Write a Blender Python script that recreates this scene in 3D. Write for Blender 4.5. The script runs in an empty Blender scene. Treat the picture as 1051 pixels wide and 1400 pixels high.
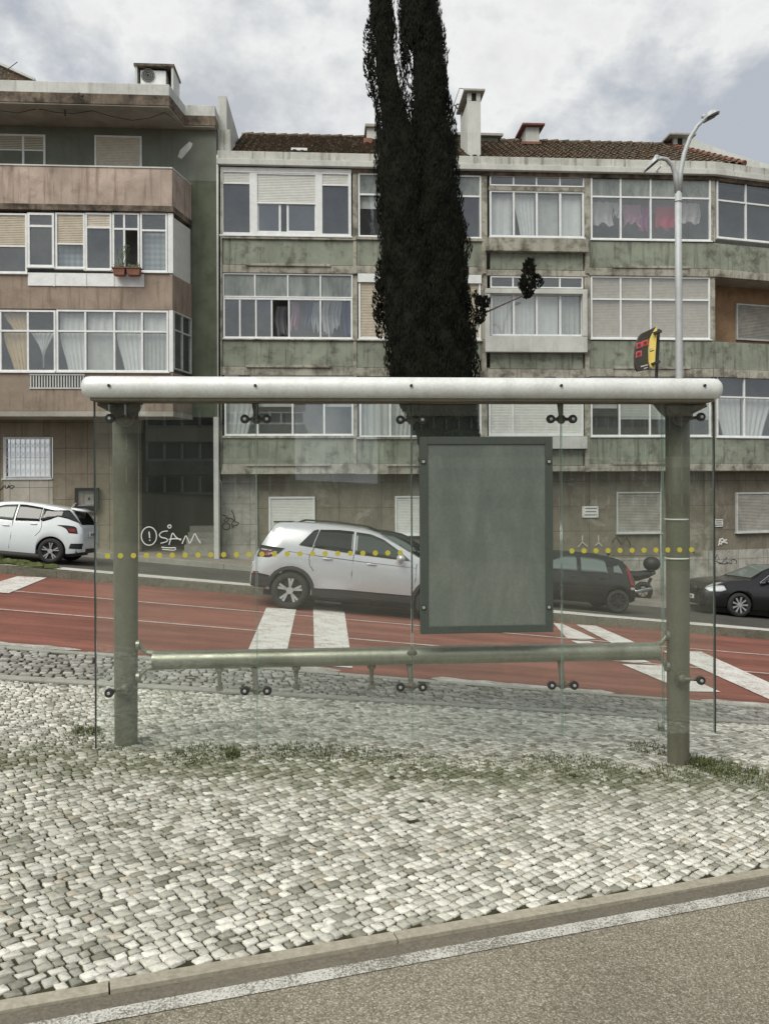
import bpy, math, random
import numpy as np
from mathutils import Vector, Matrix
random.seed(7); rng = np.random.default_rng(7)
SC = bpy.context.scene
COL = SC.collection
R = math.radians

# ---------------------------------------------------------------- camera
F, CX, CY = 1051.0, 525.5, 655.0         # focal length and horizon in photo pixels
CZ, YAW, ROLL = 1.80, R(3.6), 0.0045
fwd = Vector((math.sin(YAW), math.cos(YAW), 0)); rt0 = Vector((math.cos(YAW), -math.sin(YAW), 0))
rgt = (rt0*math.cos(ROLL) + Vector((0, 0, -1))*math.sin(ROLL)).normalized()
upv = rgt.cross(fwd).normalized()
cam = bpy.data.cameras.new('camera'); camo = bpy.data.objects.new('camera', cam); COL.objects.link(camo)
m = Matrix((rgt, upv, -fwd)).transposed().to_4x4(); m.translation = Vector((0, 0, CZ)); camo.matrix_world = m
cam.sensor_fit = 'HORIZONTAL'; cam.sensor_width = 36; cam.lens = 36*F/1051; cam.shift_y = -(700-CY)/1051
cam.clip_start = .05; cam.clip_end = 2000
SC.camera = camo

# ---------------------------------------------------------------- world, sun, exposure
SUN_EL, SUN_AZ = R(52), R(215)           # azimuth clockwise from +Y: behind the camera, a little left
W = bpy.data.worlds.new('World'); SC.world = W; W.use_nodes = True
nt = W.node_tree; nt.nodes.clear()
def N(nt, typ, **kw):
    n = nt.nodes.new(typ)
    for k, v in kw.items():
        if k == 'op': n.operation = v
        elif k.startswith('i'):
            n.inputs[int(k[1:])].default_value = v
        else: setattr(n, k, v)
    return n
def ramp(nt, stops, src=None):
    n = nt.nodes.new('ShaderNodeValToRGB'); e = n.color_ramp.elements
    while len(e) < len(stops): e.new(.5)
    for a, (p, c) in zip(e, stops):
        a.position = p; a.color = (c, c, c, 1) if not isinstance(c, (tuple, list)) else (*c, 1)
    if src is not None: nt.links.new(src, n.inputs[0])
    return n
def mixc(nt, a, b, f, mode='MIX'):
    n = nt.nodes.new('ShaderNodeMix'); n.data_type = 'RGBA'; n.blend_type = mode
    for v, i in ((f, 0), (a, 6), (b, 7)):
        if hasattr(v, 'is_output'): nt.links.new(v, n.inputs[i])
        else: n.inputs[i].default_value = v if i == 0 else (*v, 1)
    return n.outputs[2]
sky = N(nt, 'ShaderNodeTexSky', sky_type='NISHITA', sun_disc=False, sun_elevation=SUN_EL, sun_rotation=SUN_AZ)
sky.air_density = 1.0; sky.dust_density = 2.5
bg1 = N(nt, 'ShaderNodeBackground'); bg1.inputs[1].default_value = .050
tc = N(nt, 'ShaderNodeTexCoord')
mp = N(nt, 'ShaderNodeMapping'); mp.inputs['Scale'].default_value = (1, 1, 1.35); mp.inputs['Location'].default_value = (.35, .1, .55)
nt.links.new(tc.outputs['Generated'], mp.inputs[0])
n1 = N(nt, 'ShaderNodeTexNoise'); n1.inputs['Scale'].default_value = 2.1; n1.inputs['Detail'].default_value = 12; n1.inputs['Roughness'].default_value = .60; n1.inputs['Distortion'].default_value = .08
nt.links.new(mp.outputs[0], n1.inputs[0])
mask = ramp(nt, [(.43, 0), (.51, 1)], n1.outputs[0])
n2 = N(nt, 'ShaderNodeTexNoise'); n2.inputs['Scale'].default_value = 5.5; n2.inputs['Detail'].default_value = 8; n2.inputs['Roughness'].default_value = .6
nt.links.new(mp.outputs[0], n2.inputs[0])
ccol = ramp(nt, [(.34, (.44, .465, .50)), (.55, (.74, .75, .745)), (.72, (.62, .63, .625))], n2.outputs[0])
grey = mixc(nt, sky.outputs[0], (6.1, 6.5, 7.1), .86)      # high thin veil over the blue
nt.links.new(grey, bg1.inputs[0])
bg2 = N(nt, 'ShaderNodeBackground'); bg2.inputs[1].default_value = .68
nt.links.new(ccol.outputs[0], bg2.inputs[0])
ms = N(nt, 'ShaderNodeMixShader'); nt.links.new(mask.outputs[0], ms.inputs[0]); nt.links.new(bg1.outputs[0], ms.inputs[1]); nt.links.new(bg2.outputs[0], ms.inputs[2])
wo = N(nt, 'ShaderNodeOutputWorld'); nt.links.new(ms.outputs[0], wo.inputs[0])
sl = bpy.data.lights.new('sun', 'SUN'); so = bpy.data.objects.new('sun', sl); COL.objects.link(so)
sl.energy = 1.85; sl.angle = R(42); sl.color = (1, .965, .86)
sd = Vector((math.sin(SUN_AZ)*math.cos(SUN_EL), math.cos(SUN_AZ)*math.cos(SUN_EL), math.sin(SUN_EL)))
so.rotation_euler = sd.to_track_quat('Z', 'Y').to_euler(); so.location = (0, 0, 40)
SC.view_settings.view_transform = 'Standard'; SC.view_settings.look = 'None'; SC.view_settings.gamma = 1
SC.view_settings.exposure = 0.78
SC.cycles.transparent_max_bounces = 16; SC.cycles.max_bounces = 8

# ---------------------------------------------------------------- pixel -> world
def ray(px, py):
    u, v = px-CX, CY-py
    return rgt*u + upv*v + fwd*F
O = Vector((0, 0, CZ))
class Plane:
    """vertical plane through (x0,y0), running along (cos t, sin t); depth d goes away from the camera"""
    def __init__(s, x0, y0, t=0):
        s.o = Vector((x0, y0, 0)); s.t = Vector((math.cos(t), math.sin(t), 0)); s.n = Vector((-math.sin(t), math.cos(t), 0))
    def hit(s, px, py, d=0):
        r = ray(px, py); k = ((s.o + s.n*d - O).dot(s.n))/r.dot(s.n); return O + r*k
    def sz(s, px, py, d=0):
        p = s.hit(px, py, d); return (p - s.o).dot(s.t), p.z
    def w(s, a, d, z): p = s.o + s.t*a + s.n*d; return (p.x, p.y, z)
    def rect(s, x0, y0, x1, y1, d=0):
        xm, ym = (x0+x1)/2, (y0+y1)/2
        return s.sz(x0, ym, d)[0], s.sz(x1, ym, d)[0], s.sz(xm, y1, d)[1], s.sz(xm, y0, d)[1]   # s0,s1,z0,z1
def P(px, py, Y): return Plane(0, Y).hit(px, py)
def lerp(a, b, t): return a+(b-a)*t
def sstep(a, b, x):
    t = np.clip((x-a)/(b-a), 0, 1); return t*t*(3-2*t)
GY = [-60, -6, 0, 4.93, 7.9, 14.7, 23.1, 60]; GZ = [-1.9, -1.80, -1.77, -1.79, -1.955, -2.31, -2.795, -3.4]
def gz(X, Y):
    g = np.interp(Y, GY, GZ); a = -.062 - .04*sstep(5.0, 8.2, np.asarray(Y, float))
    return CZ + g + a*40*np.tanh(np.asarray(X, float)/40)
def G(px, py):
    r = ray(px, py); lo, hi = 1.0, 70.0
    f = lambda t: (O+r*(t/F)).z - float(gz((O+r*(t/F)).x, (O+r*(t/F)).y))
    for _ in range(60):
        mid = (lo+hi)/2
        if f(mid) > 0: lo = mid
        else: hi = mid
    p = O+r*(lo/F); return Vector((p.x, p.y, float(gz(p.x, p.y))))

# ---------------------------------------------------------------- materials
MAT = {}
def base(name, col=(.5, .5, .5), rough=.8, metal=0, spec=.5):
    m = bpy.data.materials.new(name); m.use_nodes = True; nt = m.node_tree; b = nt.nodes['Principled BSDF']
    b.inputs['Base Color'].default_value = (*col, 1); b.inputs['Roughness'].default_value = rough
    b.inputs['Metallic'].default_value = metal; b.inputs['Specular IOR Level'].default_value = spec
    MAT[name] = m; return m, nt, b
def coords(nt, scale=(1, 1, 1), rot=(0, 0, 0)):
    t = nt.nodes.new('ShaderNodeTexCoord'); mp = nt.nodes.new('ShaderNodeMapping')
    mp.inputs['Scale'].default_value = scale; mp.inputs['Rotation'].default_value = rot
    nt.links.new(t.outputs['Object'], mp.inputs[0]); return mp.outputs[0]
def noise(nt, vec, scale, detail=6, rough=.6, dist=0):
    n = nt.nodes.new('ShaderNodeTexNoise'); nt.links.new(vec, n.inputs[0])
    n.inputs['Scale'].default_value = scale; n.inputs['Detail'].default_value = detail; n.inputs['Roughness'].default_value = rough; n.inputs['Distortion'].default_value = dist
    return n.outputs[0]
def bump(nt, b, h, strength=.3, dist=.01):
    n = nt.nodes.new('ShaderNodeBump'); n.inputs['Strength'].default_value = strength; n.inputs['Distance'].default_value = dist
    nt.links.new(h, n.inputs['Height']); nt.links.new(n.outputs[0], b.inputs['Normal'])
def plaster(name, col, stain=(.08, .075, .06), amt=.6, streak=.6, light=1.25, rough=.9, scale=1.0, lo=.50, hi=.75):
    """painted render with cloudy patches, rain streaks and fine grain"""
    m, nt, b = base(name, col, rough, spec=.2)
    v = coords(nt)
    big = ramp(nt, [(.35, 0), (.7, 1)], noise(nt, v, 1.1*scale, 7, .62, .4))
    c = mixc(nt, tuple(x*.82 for x in col), tuple(min(x*light, .9) for x in col), big.outputs[0])
    sp = ramp(nt, [(lo, 0), (hi, 1)], noise(nt, v, 2.3*scale, 9, .7, .12))
    f1 = N(nt, 'ShaderNodeMath', op='MULTIPLY', i1=amt); nt.links.new(sp.outputs[0], f1.inputs[0])
    c = mixc(nt, c, stain, f1.outputs[0])
    v2 = coords(nt, (5.5, 5.5, .4))
    st = ramp(nt, [(.52, 0), (.72, 1)], noise(nt, v2, 1.3*scale, 6, .6, .2))
    f2 = N(nt, 'ShaderNodeMath', op='MULTIPLY', i1=streak); nt.links.new(st.outputs[0], f2.inputs[0])
    c = mixc(nt, c, stain, f2.outputs[0])
    fine = noise(nt, v, 60, 3, .6)
    fr = ramp(nt, [(.3, .86), (.7, 1.08)], fine)
    c = mixc(nt, c, fr.outputs[0], 1.0, 'MULTIPLY')
    nt.links.new(c, b.inputs['Base Color']); bump(nt, b, fine, .25, .004)
    return m
def simple(name, col, rough=.6, metal=0, var=.12, vscale=6, bumpy=0, spec=.5):
    m, nt, b = base(name, col, rough, metal, spec)
    v = coords(nt); n = noise(nt, v, vscale, 6, .65)
    r = ramp(nt, [(.3, 1-var), (.7, 1+var)], n)
    nt.links.new(mixc(nt, col, r.outputs[0], 1.0, 'MULTIPLY'), b.inputs['Base Color'])
    if bumpy: bump(nt, b, noise(nt, v, vscale*8, 4), bumpy, .004)
    return m
plaster('green_render', (.25, .275, .222), (.058, .056, .042), .72, .75, lo=.51, hi=.66)
plaster('dirty_render', (.38, .365, .31), (.07, .062, .045), .8, .7, lo=.47, hi=.64)
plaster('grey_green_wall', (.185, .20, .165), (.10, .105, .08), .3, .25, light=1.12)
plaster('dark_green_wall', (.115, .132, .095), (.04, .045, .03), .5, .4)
plaster('pink_render', (.43, .35, .30), (.15, .105, .08), .62, .75)
plaster('tan_render', (.315, .255, .205), (.10, .07, .05), .42, .6, light=1.15)
plaster('white_parapet', (.60, .61, .59), (.25, .25, .21), .35, .45, light=1.1)
plaster('streaky_cornice', (.56, .565, .53), (.16, .16, .11), .45, .95, light=1.1)
plaster('white_concrete', (.60, .61, .58), (.3, .29, .25), .3, .3, light=1.08)
plaster('dirty_edge', (.20, .16, .125), (.035, .03, .024), .9, .6, lo=.4, hi=.6)
plaster('soffit', (.36, .34, .30), (.16, .14, .11), .5, 0)
plaster('ochre_wall', (.29, .19, .115), (.10, .07, .045), .5, .3)
plaster('brown_wall', (.20, .175, .13), (.075, .065, .045), .55, .45, light=1.2)
simple('room', (.23, .23, .215), .9, var=.3, vscale=1.5)
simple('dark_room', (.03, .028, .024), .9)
simple('white_frame', (.72, .735, .74), .45, var=.10, vscale=5)
simple('grey_frame', (.48, .50, .49), .5, var=.15)
simple('shutter_white', (.68, .69, .66), .55, var=.08)
simple('shutter_cream', (.52, .47, .38), .6, var=.12)
simple('shutter_grey', (.60, .545, .465), .6, var=.12)
simple('shutter_old', (.33, .32, .285), .7, var=.25, vscale=3)
simple('curtain_white', (.72, .74, .74), .9, var=.06)
simple('curtain_grey', (.50, .52, .51), .9, var=.1)
simple('curtain_yellow', (.62, .49, .30), .9)
simple('rust_red', (.17, .07, .055), .8, var=.3)
simple('black_plastic', (.022, .022, .023), .55, var=.1)
simple('rubber', (.022, .022, .022), .85, var=.2, vscale=30)
simple('dark_metal', (.035, .035, .033), .5, .3)
simple('alloy', (.62, .63, .64), .3, .8, var=.05)
simple('galvanised', (.42, .44, .45), .6, .2, var=.10, vscale=9)
simple('terracotta', (.20, .088, .060), .8, var=.3)
simple('plant_green', (.055, .09, .03), .8, var=.4, vscale=20)
simple('bark', (.09, .07, .05), .9, var=.4, vscale=10, bumpy=.6)
simple('chrome_trim', (.6, .6, .6), .2, 1)
def stone_clad(name, c1, c2, mortar, bw, bh, amt=.5, patch=.15):
    m, nt, b = base(name, c1, .85, spec=.25)
    t = nt.nodes.new('ShaderNodeTexCoord'); s = nt.nodes.new('ShaderNodeSeparateXYZ'); cb = nt.nodes.new('ShaderNodeCombineXYZ')
    nt.links.new(t.outputs['Object'], s.inputs[0]); nt.links.new(s.outputs[0], cb.inputs[0]); nt.links.new(s.outputs[2], cb.inputs[1])
    br = nt.nodes.new('ShaderNodeTexBrick'); nt.links.new(cb.outputs[0], br.inputs[0]); br.offset = 0.0
    br.inputs['Color1'].default_value = (*c1, 1); br.inputs['Color2'].default_value = (*c2, 1); br.inputs['Mortar'].default_value = (*mortar, 1)
    br.inputs['Scale'].default_value = 1; br.inputs['Brick Width'].default_value = bw; br.inputs['Row Height'].default_value = bh
    br.inputs['Mortar Size'].default_value = .008; br.inputs['Bias'].default_value = 0
    v = coords(nt)
    st = ramp(nt, [(.42, 0), (.72, 1)], noise(nt, v, 1.6, 9, .7, .5)); f = N(nt, 'ShaderNodeMath', op='MULTIPLY', i1=amt); nt.links.new(st.outputs[0], f.inputs[0])
    c = mixc(nt, br.outputs[0], (.075, .062, .042), f.outputs[0])
    v2 = coords(nt, (5, 5, .5)); s2 = ramp(nt, [(.5, 0), (.75, 1)], noise(nt, v2, 1.0, 5, .6)); f2 = N(nt, 'ShaderNodeMath', op='MULTIPLY', i1=amt*.7); nt.links.new(s2.outputs[0], f2.inputs[0])
    c = mixc(nt, c, (.06, .05, .035), f2.outputs[0])
    pp = ramp(nt, [(.56, 0), (.64, patch)], noise(nt, v, 1.1, 9, .72, .8)); c = mixc(nt, c, (.40, .385, .34), pp.outputs[0])
    fr = ramp(nt, [(.3, .88), (.7, 1.1)], noise(nt, v, 45, 4)); c = mixc(nt, c, fr.outputs[0], 1., 'MULTIPLY')
    nt.links.new(c, b.inputs['Base Color']); bump(nt, b, br.outputs['Fac'], -.4, .006)
stone_clad('stone_tan', (.30, .262, .20), (.26, .228, .175), (.12, .10, .075), .62, .75, .45)
stone_clad('stone_pale', (.52, .49, .43), (.46, .44, .385), (.2, .18, .15), .55, .62, .35)
stone_clad('stone_brown', (.235, .215, .17), (.21, .19, .15), (.10, .09, .065), 1.3, .78, .6, .45)
stone_clad('stone_whitewash', (.46, .45, .415), (.40, .39, .355), (.2, .18, .15), 1.1, .62, .75, .7)
def glassy(name, tint=(.9, .93, .92), refl=.08, rough=.01, veil=0, veilcol=(.5, .55, .5)):
    """thin pane: passes what is behind it, tinted, and mirrors what is in front by Fresnel"""
    m = bpy.data.materials.new(name); m.use_nodes = True; nt = m.node_tree; nt.nodes.clear()
    tr = N(nt, 'ShaderNodeBsdfTransparent'); tr.inputs[0].default_value = (*tint, 1)
    gl = N(nt, 'ShaderNodeBsdfGlossy'); gl.inputs['Roughness'].default_value = rough; gl.inputs[0].default_value = (.93, .97, 1, 1)
    fr = N(nt, 'ShaderNodeLayerWeight'); fr.inputs[0].default_value = .5
    pw = N(nt, 'ShaderNodeMath', op='POWER', i1=5.0); nt.links.new(fr.outputs['Facing'], pw.inputs[0])
    mu = N(nt, 'ShaderNodeMath', op='MULTIPLY_ADD', i1=1-refl, i2=refl); nt.links.new(pw.outputs[0], mu.inputs[0])
    mx = N(nt, 'ShaderNodeMixShader'); nt.links.new(mu.outputs[0], mx.inputs[0]); nt.links.new(tr.outputs[0], mx.inputs[1]); nt.links.new(gl.outputs[0], mx.inputs[2])
    out = mx.outputs[0]
    if veil:
        df = N(nt, 'ShaderNodeBsdfDiffuse'); df.inputs[0].default_value = (*veilcol, 1)
        v = coords(nt, (1.4, 1.4, .5)); r = ramp(nt, [(.3, veil*.35), (.75, veil*1.7)], noise(nt, v, 2.2, 8, .68, .5))
        m2 = N(nt, 'ShaderNodeMixShader'); nt.links.new(r.outputs[0], m2.inputs[0]); nt.links.new(out, m2.inputs[1]); nt.links.new(df.outputs[0], m2.inputs[2]); out = m2.outputs[0]
    o = N(nt, 'ShaderNodeOutputMaterial'); nt.links.new(out, o.inputs[0]); MAT[name] = m
glassy('window_glass', (.83, .85, .84), .155, .012, .05, (.4, .42, .42))
glassy('frosted_glass', (.40, .44, .43), .12, .15, .55, (.36, .40, .38))
glassy('shelter_glass', (.975, .99, .98), .062, .003, .013, (.56, .63, .53))
glassy('glass_edge', (.72, .82, .77), .06, .1, .25, (.42, .50, .45))
def paint(name, col, metal=.0, rough=.32):
    m, nt, b = base(name, col, rough, metal); b.inputs['Coat Weight'].default_value = .8 if sum(col) > .5 else .35; b.inputs['Coat Roughness'].default_value = .06
    v = coords(nt); r = ramp(nt, [(.35, .97), (.7, 1.02)], noise(nt, v, 2.5, 6, .7)); nt.links.new(mixc(nt, col, r.outputs[0], 1., 'MULTIPLY'), b.inputs['Base Color'])
    rr = ramp(nt, [(.3, rough*.95), (.75, rough*1.08)], noise(nt, v, 5, 3, .5)); nt.links.new(rr.outputs[0], b.inputs['Roughness'])
paint('paint_white', (.68, .72, .74)); paint('paint_silver', (.52, .53, .55), .4, .26); paint('paint_black', (.010, .010, .011), 0, .25); paint('paint_dark', (.010, .0095, .009), 0, .35)
def m_glass(name, col, rough=.05):
    m, nt, b = base(name, col, rough); b.inputs['IOR'].default_value = 1.6
m_glass('car_glass_dark', (.015, .017, .018)); m_glass('car_glass', (.045, .055, .052)); m_glass('car_glass_clear', (.13, .16, .15), .08)
m_glass('tail_red', (.20, .012, .012), .2); m_glass('head_clear', (.55, .58, .6), .15); m_glass('tail_white', (.5, .45, .45), .2)
# weathered shelter metals, and the poster board with its painted reflections
def metal_dirt_or_sheen(name, col, dirt_or_sheen, rough=.4, metal=.5, amt=.6):
    m, nt, b = base(name, col, rough, metal)
    v = coords(nt, (2, 2, .6)); s = ramp(nt, [(.45, 0), (.75, amt)], noise(nt, v, 3, 9, .7, .5)); v2 = coords(nt); fn = ramp(nt, [(.3, .9), (.7, 1.08)], noise(nt, v2, 50, 4))
    c = mixc(nt, col, dirt_or_sheen, s.outputs[0]); c = mixc(nt, c, fn.outputs[0], 1., 'MULTIPLY'); nt.links.new(c, b.inputs['Base Color'])
    rr = ramp(nt, [(.3, rough), (.75, min(rough*1.7, 1))], noise(nt, v, 5, 6, .7)); nt.links.new(rr.outputs[0], b.inputs['Roughness'])
metal_dirt_or_sheen('shelter_white', (.66, .68, .67), (.42, .41, .36), .38, .15, .5)
metal_dirt_or_sheen('shelter_post', (.165, .162, .122), (.085, .08, .055), .45, .35, .6)
metal_dirt_or_sheen('shelter_rail', (.33, .33, .27), (.15, .145, .105), .30, .75, .6)
metal_dirt_or_sheen('shelter_cast', (.13, .115, .085), (.05, .045, .03), .6, .3, .5)
metal_dirt_or_sheen('poster_frame', (.055, .070, .058), (.035, .04, .03), .45, .1, .4)
metal_dirt_or_sheen('poster_face', (.105, .125, .108), (.175, .195, .172), .3, 0, .75); _b = MAT['poster_face'].node_tree.nodes['Principled BSDF']; _b.inputs['Coat Weight'].default_value = 1; _b.inputs['Coat Roughness'].default_value = .02; _b.inputs['Coat IOR'].default_value = 1.7  # paler streaks in the board colour stand in for soft reflections
simple('rivet_metal', (.45, .47, .43), .4, .6)
simple('dot_yellow', (.42, .37, .04), .7, var=.1)
simple('chalk_white', (.60, .60, .58), .8, var=.1)
simple('sign_yellow', (.74, .58, .14), .5, var=.06); simple('sign_dark', (.055, .052, .042), .5); simple('sign_red', (.62, .035, .05), .5); simple('sign_pink', (.75, .22, .25), .5); simple('ink', (.03, .03, .03), .8)
for nme, c in (('cloth_white', (.70, .68, .70)), ('cloth_pink', (.50, .28, .38)), ('cloth_red', (.55, .035, .09)), ('cloth_violet', (.33, .10, .27)), ('cloth_blue', (.10, .13, .24)), ('cloth_grey', (.22, .22, .24)), ('cloth_pale', (.52, .56, .60))): simple(nme, c, .9, var=.12, vscale=8)
# ground
m, nt_, b = base('asphalt', (.2, .18, .15), .9, spec=.2)
v = coords(nt_)
vo = nt_.nodes.new('ShaderNodeTexVoronoi'); vo.inputs['Scale'].default_value = 170; nt_.links.new(v, vo.inputs[0])
sp = ramp(nt_, [(.0, (.15, .132, .098)), (.45, (.235, .210, .160)), (.85, (.31, .282, .222)), (1, (.44, .41, .34))]); bw = N(nt_, 'ShaderNodeSeparateColor'); nt_.links.new(vo.outputs['Color'], bw.inputs[0]); nt_.links.new(bw.outputs[0], sp.inputs[0])
vd = ramp(nt_, [(.25, 1.05), (.8, .6)], vo.outputs['Distance'])
c = mixc(nt_, sp.outputs[0], vd.outputs[0], .85, 'MULTIPLY')
bg = ramp(nt_, [(.3, .78), (.7, 1.12)], noise(nt_, v, .9, 8, .62, .4)); c = mixc(nt_, c, bg.outputs[0], 1., 'MULTIPLY')
nt_.links.new(c, b.inputs['Base Color']); bump(nt_, b, vo.outputs['Distance'], -.7, .006)
def grain(name, col, col2, sc=60, rough=.9, patch=.2, pcol=None, pamt=.0, vary=.16):
    m, nt, b = base(name, col, rough, spec=.2); v = coords(nt)
    c = mixc(nt, col, col2, ramp(nt, [(.35, 0), (.65, 1)], noise(nt, v, sc, 5, .7)).outputs[0])
    b1 = ramp(nt, [(.3, 1-patch), (.7, 1+patch*.6)], noise(nt, v, .8, 9, .68, .6)); c = mixc(nt, c, b1.outputs[0], 1., 'MULTIPLY')
    if pcol: c = mixc(nt, c, pcol, ramp(nt, [(.52, 0), (.7, pamt)], noise(nt, v, 3, 9, .75, .5)).outputs[0])
    nt.links.new(c, b.inputs['Base Color']); bump(nt, b, noise(nt, v, sc*1.5, 4), .4, .004)
grain('red_road', (.265, .108, .08), (.20, .085, .064), 45, .85, .22, (.12, .075, .06), .5)
# tyre tracks and grime stretched along the lanes
_m = MAT['red_road']; _n = _m.node_tree; _b = _n.nodes['Principled BSDF']; _c = _b.inputs['Base Color'].links[0].from_socket
_v = coords(_n, (.10, 1.6, 1)); _t = ramp(_n, [(.40, .70), (.62, 1.10)], noise(_n, _v, 1.4, 7, .65, .3)); _v3 = coords(_n); _s = ramp(_n, [(.60, 1.0), (.70, .62)], noise(_n, _v3, 1.1, 9, .8, 1.0))
_o = mixc(_n, mixc(_n, _c, _t.outputs[0], 1., 'MULTIPLY'), _s.outputs[0], 1., 'MULTIPLY'); _n.links.new(_o, _b.inputs['Base Color'])  # tyre
grain('dark_asphalt', (.062, .060, .054), (.095, .09, .08), 50, .9, .25, (.12, .11, .09), .4)
grain('patch_asphalt', (.12, .107, .084), (.19, .17, .135), 70, .9, .25)
grain('far_pavement', (.27, .25, .21), (.20, .18, .15), 20, .9, .25, (.11, .10, .07), .6)
grain('soil', (.060, .054, .034), (.030, .030, .016), 30, 1, .4, (.035, .05, .015), .8)
grain('near_kerb', (.40, .37, .30), (.28, .26, .20), 35, .9, .2, (.20, .18, .13), .5)
grain('grey_kerb', (.36, .36, .32), (.27, .265, .23), 30, .9, .25, (.12, .115, .08), .5)
grain('median_stone', (.19, .185, .15), (.13, .125, .095), 25, .9, .3, (.07, .065, .045), .7)
grain('terrain', (.12, .12, .08), (.08, .09, .05), 5, 1, .3)
def worn(name, col, under, sc=70, lo=.42, hi=.58):
    m, nt, b = base(name, col, .85, spec=.25); v = coords(nt)
    a = noise(nt, v, sc, 5, .7); g = noise(nt, v, 4, 6, .7)
    ad = N(nt, 'ShaderNodeMath', op='ADD'); sc2 = N(nt, 'ShaderNodeMath', op='MULTIPLY', i1=.5); nt.links.new(g, sc2.inputs[0]); nt.links.new(a, ad.inputs[0]); nt.links.new(sc2.outputs[0], ad.inputs[1])
    r = ramp(nt, [(lo+.25, 0), (hi+.25, 1)], ad.outputs[0]); c = mixc(nt, under, col, r.outputs[0]); nt.links.new(c, b.inputs['Base Color']); bump(nt, b, a, .3, .003)
worn('edge_line_paint', (.52, .515, .475), (.16, .145, .12), 120, .42, .56)
worn('marking_white', (.62, .62, .59), (.24, .13, .10), 55, .35, .52)
worn('thin_line_paint', (.46, .41, .38), (.24, .10, .075), 40, .36, .52)
worn('kerb_paint', (.52, .51, .47), (.20, .19, .16), 22, .30, .48)
# stones: colour comes from a per-stone attribute (each stone is its own limestone shade)
m, nt_, b = base('cobble', (.5, .5, .45), .75, spec=.3)
at = nt_.nodes.new('ShaderNodeAttribute'); at.attribute_name = 'shade'; v = coords(nt_)
vr = ramp(nt_, [(.3, .62), (.5, .95), (.7, 1.18)], noise(nt_, v, 30, 9, .75, 1.2)); c = mixc(nt_, at.outputs['Color'], vr.outputs[0], 1., 'MULTIPLY')
ve = ramp(nt_, [(.54, 0), (.68, .5)], noise(nt_, v, 9, 9, .8, 1.5)); c = mixc(nt_, c, (.17, .145, .10), ve.outputs[0])
nt_.links.new(c, b.inputs['Base Color']); bump(nt_, b, noise(nt_, v, 34, 7, .7), .9, .008)
# roof tiles
m, nt_, b = base('roof_tile', (.2, .1, .06), .9, spec=.2); v = coords(nt_)
a = noise(nt_, v, 7, 4, .6); c = mixc(nt_, (.060, .042, .032), (.165, .10, .068), ramp(nt_, [(.35, 0), (.65, 1)], a).outputs[0])
c = mixc(nt_, c, (.07, .068, .045), ramp(nt_, [(.42, 0), (.6, .75)], noise(nt_, v, 1.5, 9, .75, .4)).outputs[0])
c = mixc(nt_, c, (.36, .34, .27), ramp(nt_, [(.56, 0), (.64, .85)], noise(nt_, v, 11, 5, .7)).outputs[0]); nt_.links.new(c, b.inputs['Base Color'])
# cypress foliage
m, nt_, b = base('cypress_leaf', (.02, .024, .015), .9, spec=.15); v = coords(nt_)
c = mixc(nt_, (.006, .0075, .005), (.017, .020, .012), ramp(nt_, [(.35, 0), (.68, 1)], noise(nt_, v, 3.0, 6, .7)).outputs[0]); nt_.links.new(c, b.inputs['Base Color'])
m, nt_, b = base('grass_blade', (.06, .09, .025), .8, spec=.2); v = coords(nt_)
c = mixc(nt_, (.045, .065, .018), (.12, .13, .05), ramp(nt_, [(.35, 0), (.7, 1)], noise(nt_, v, 9, 5, .7)).outputs[0]); nt_.links.new(c, b.inputs['Base Color'])
# lace and textured screens
m, nt_, b = base('lace', (.6, .65, .7), .9); v = coords(nt_, (1, 1, 1), (0, R(45), 0)); ch = nt_.nodes.new('ShaderNodeTexChecker'); ch.inputs['Scale'].default_value = 9; nt_.links.new(v, ch.inputs[0])
ch.inputs[1].default_value = (.38, .43, .47, 1); ch.inputs[2].default_value = (.26, .30, .34, 1); nt_.links.new(ch.outputs[0], b.inputs['Base Color'])

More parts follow.
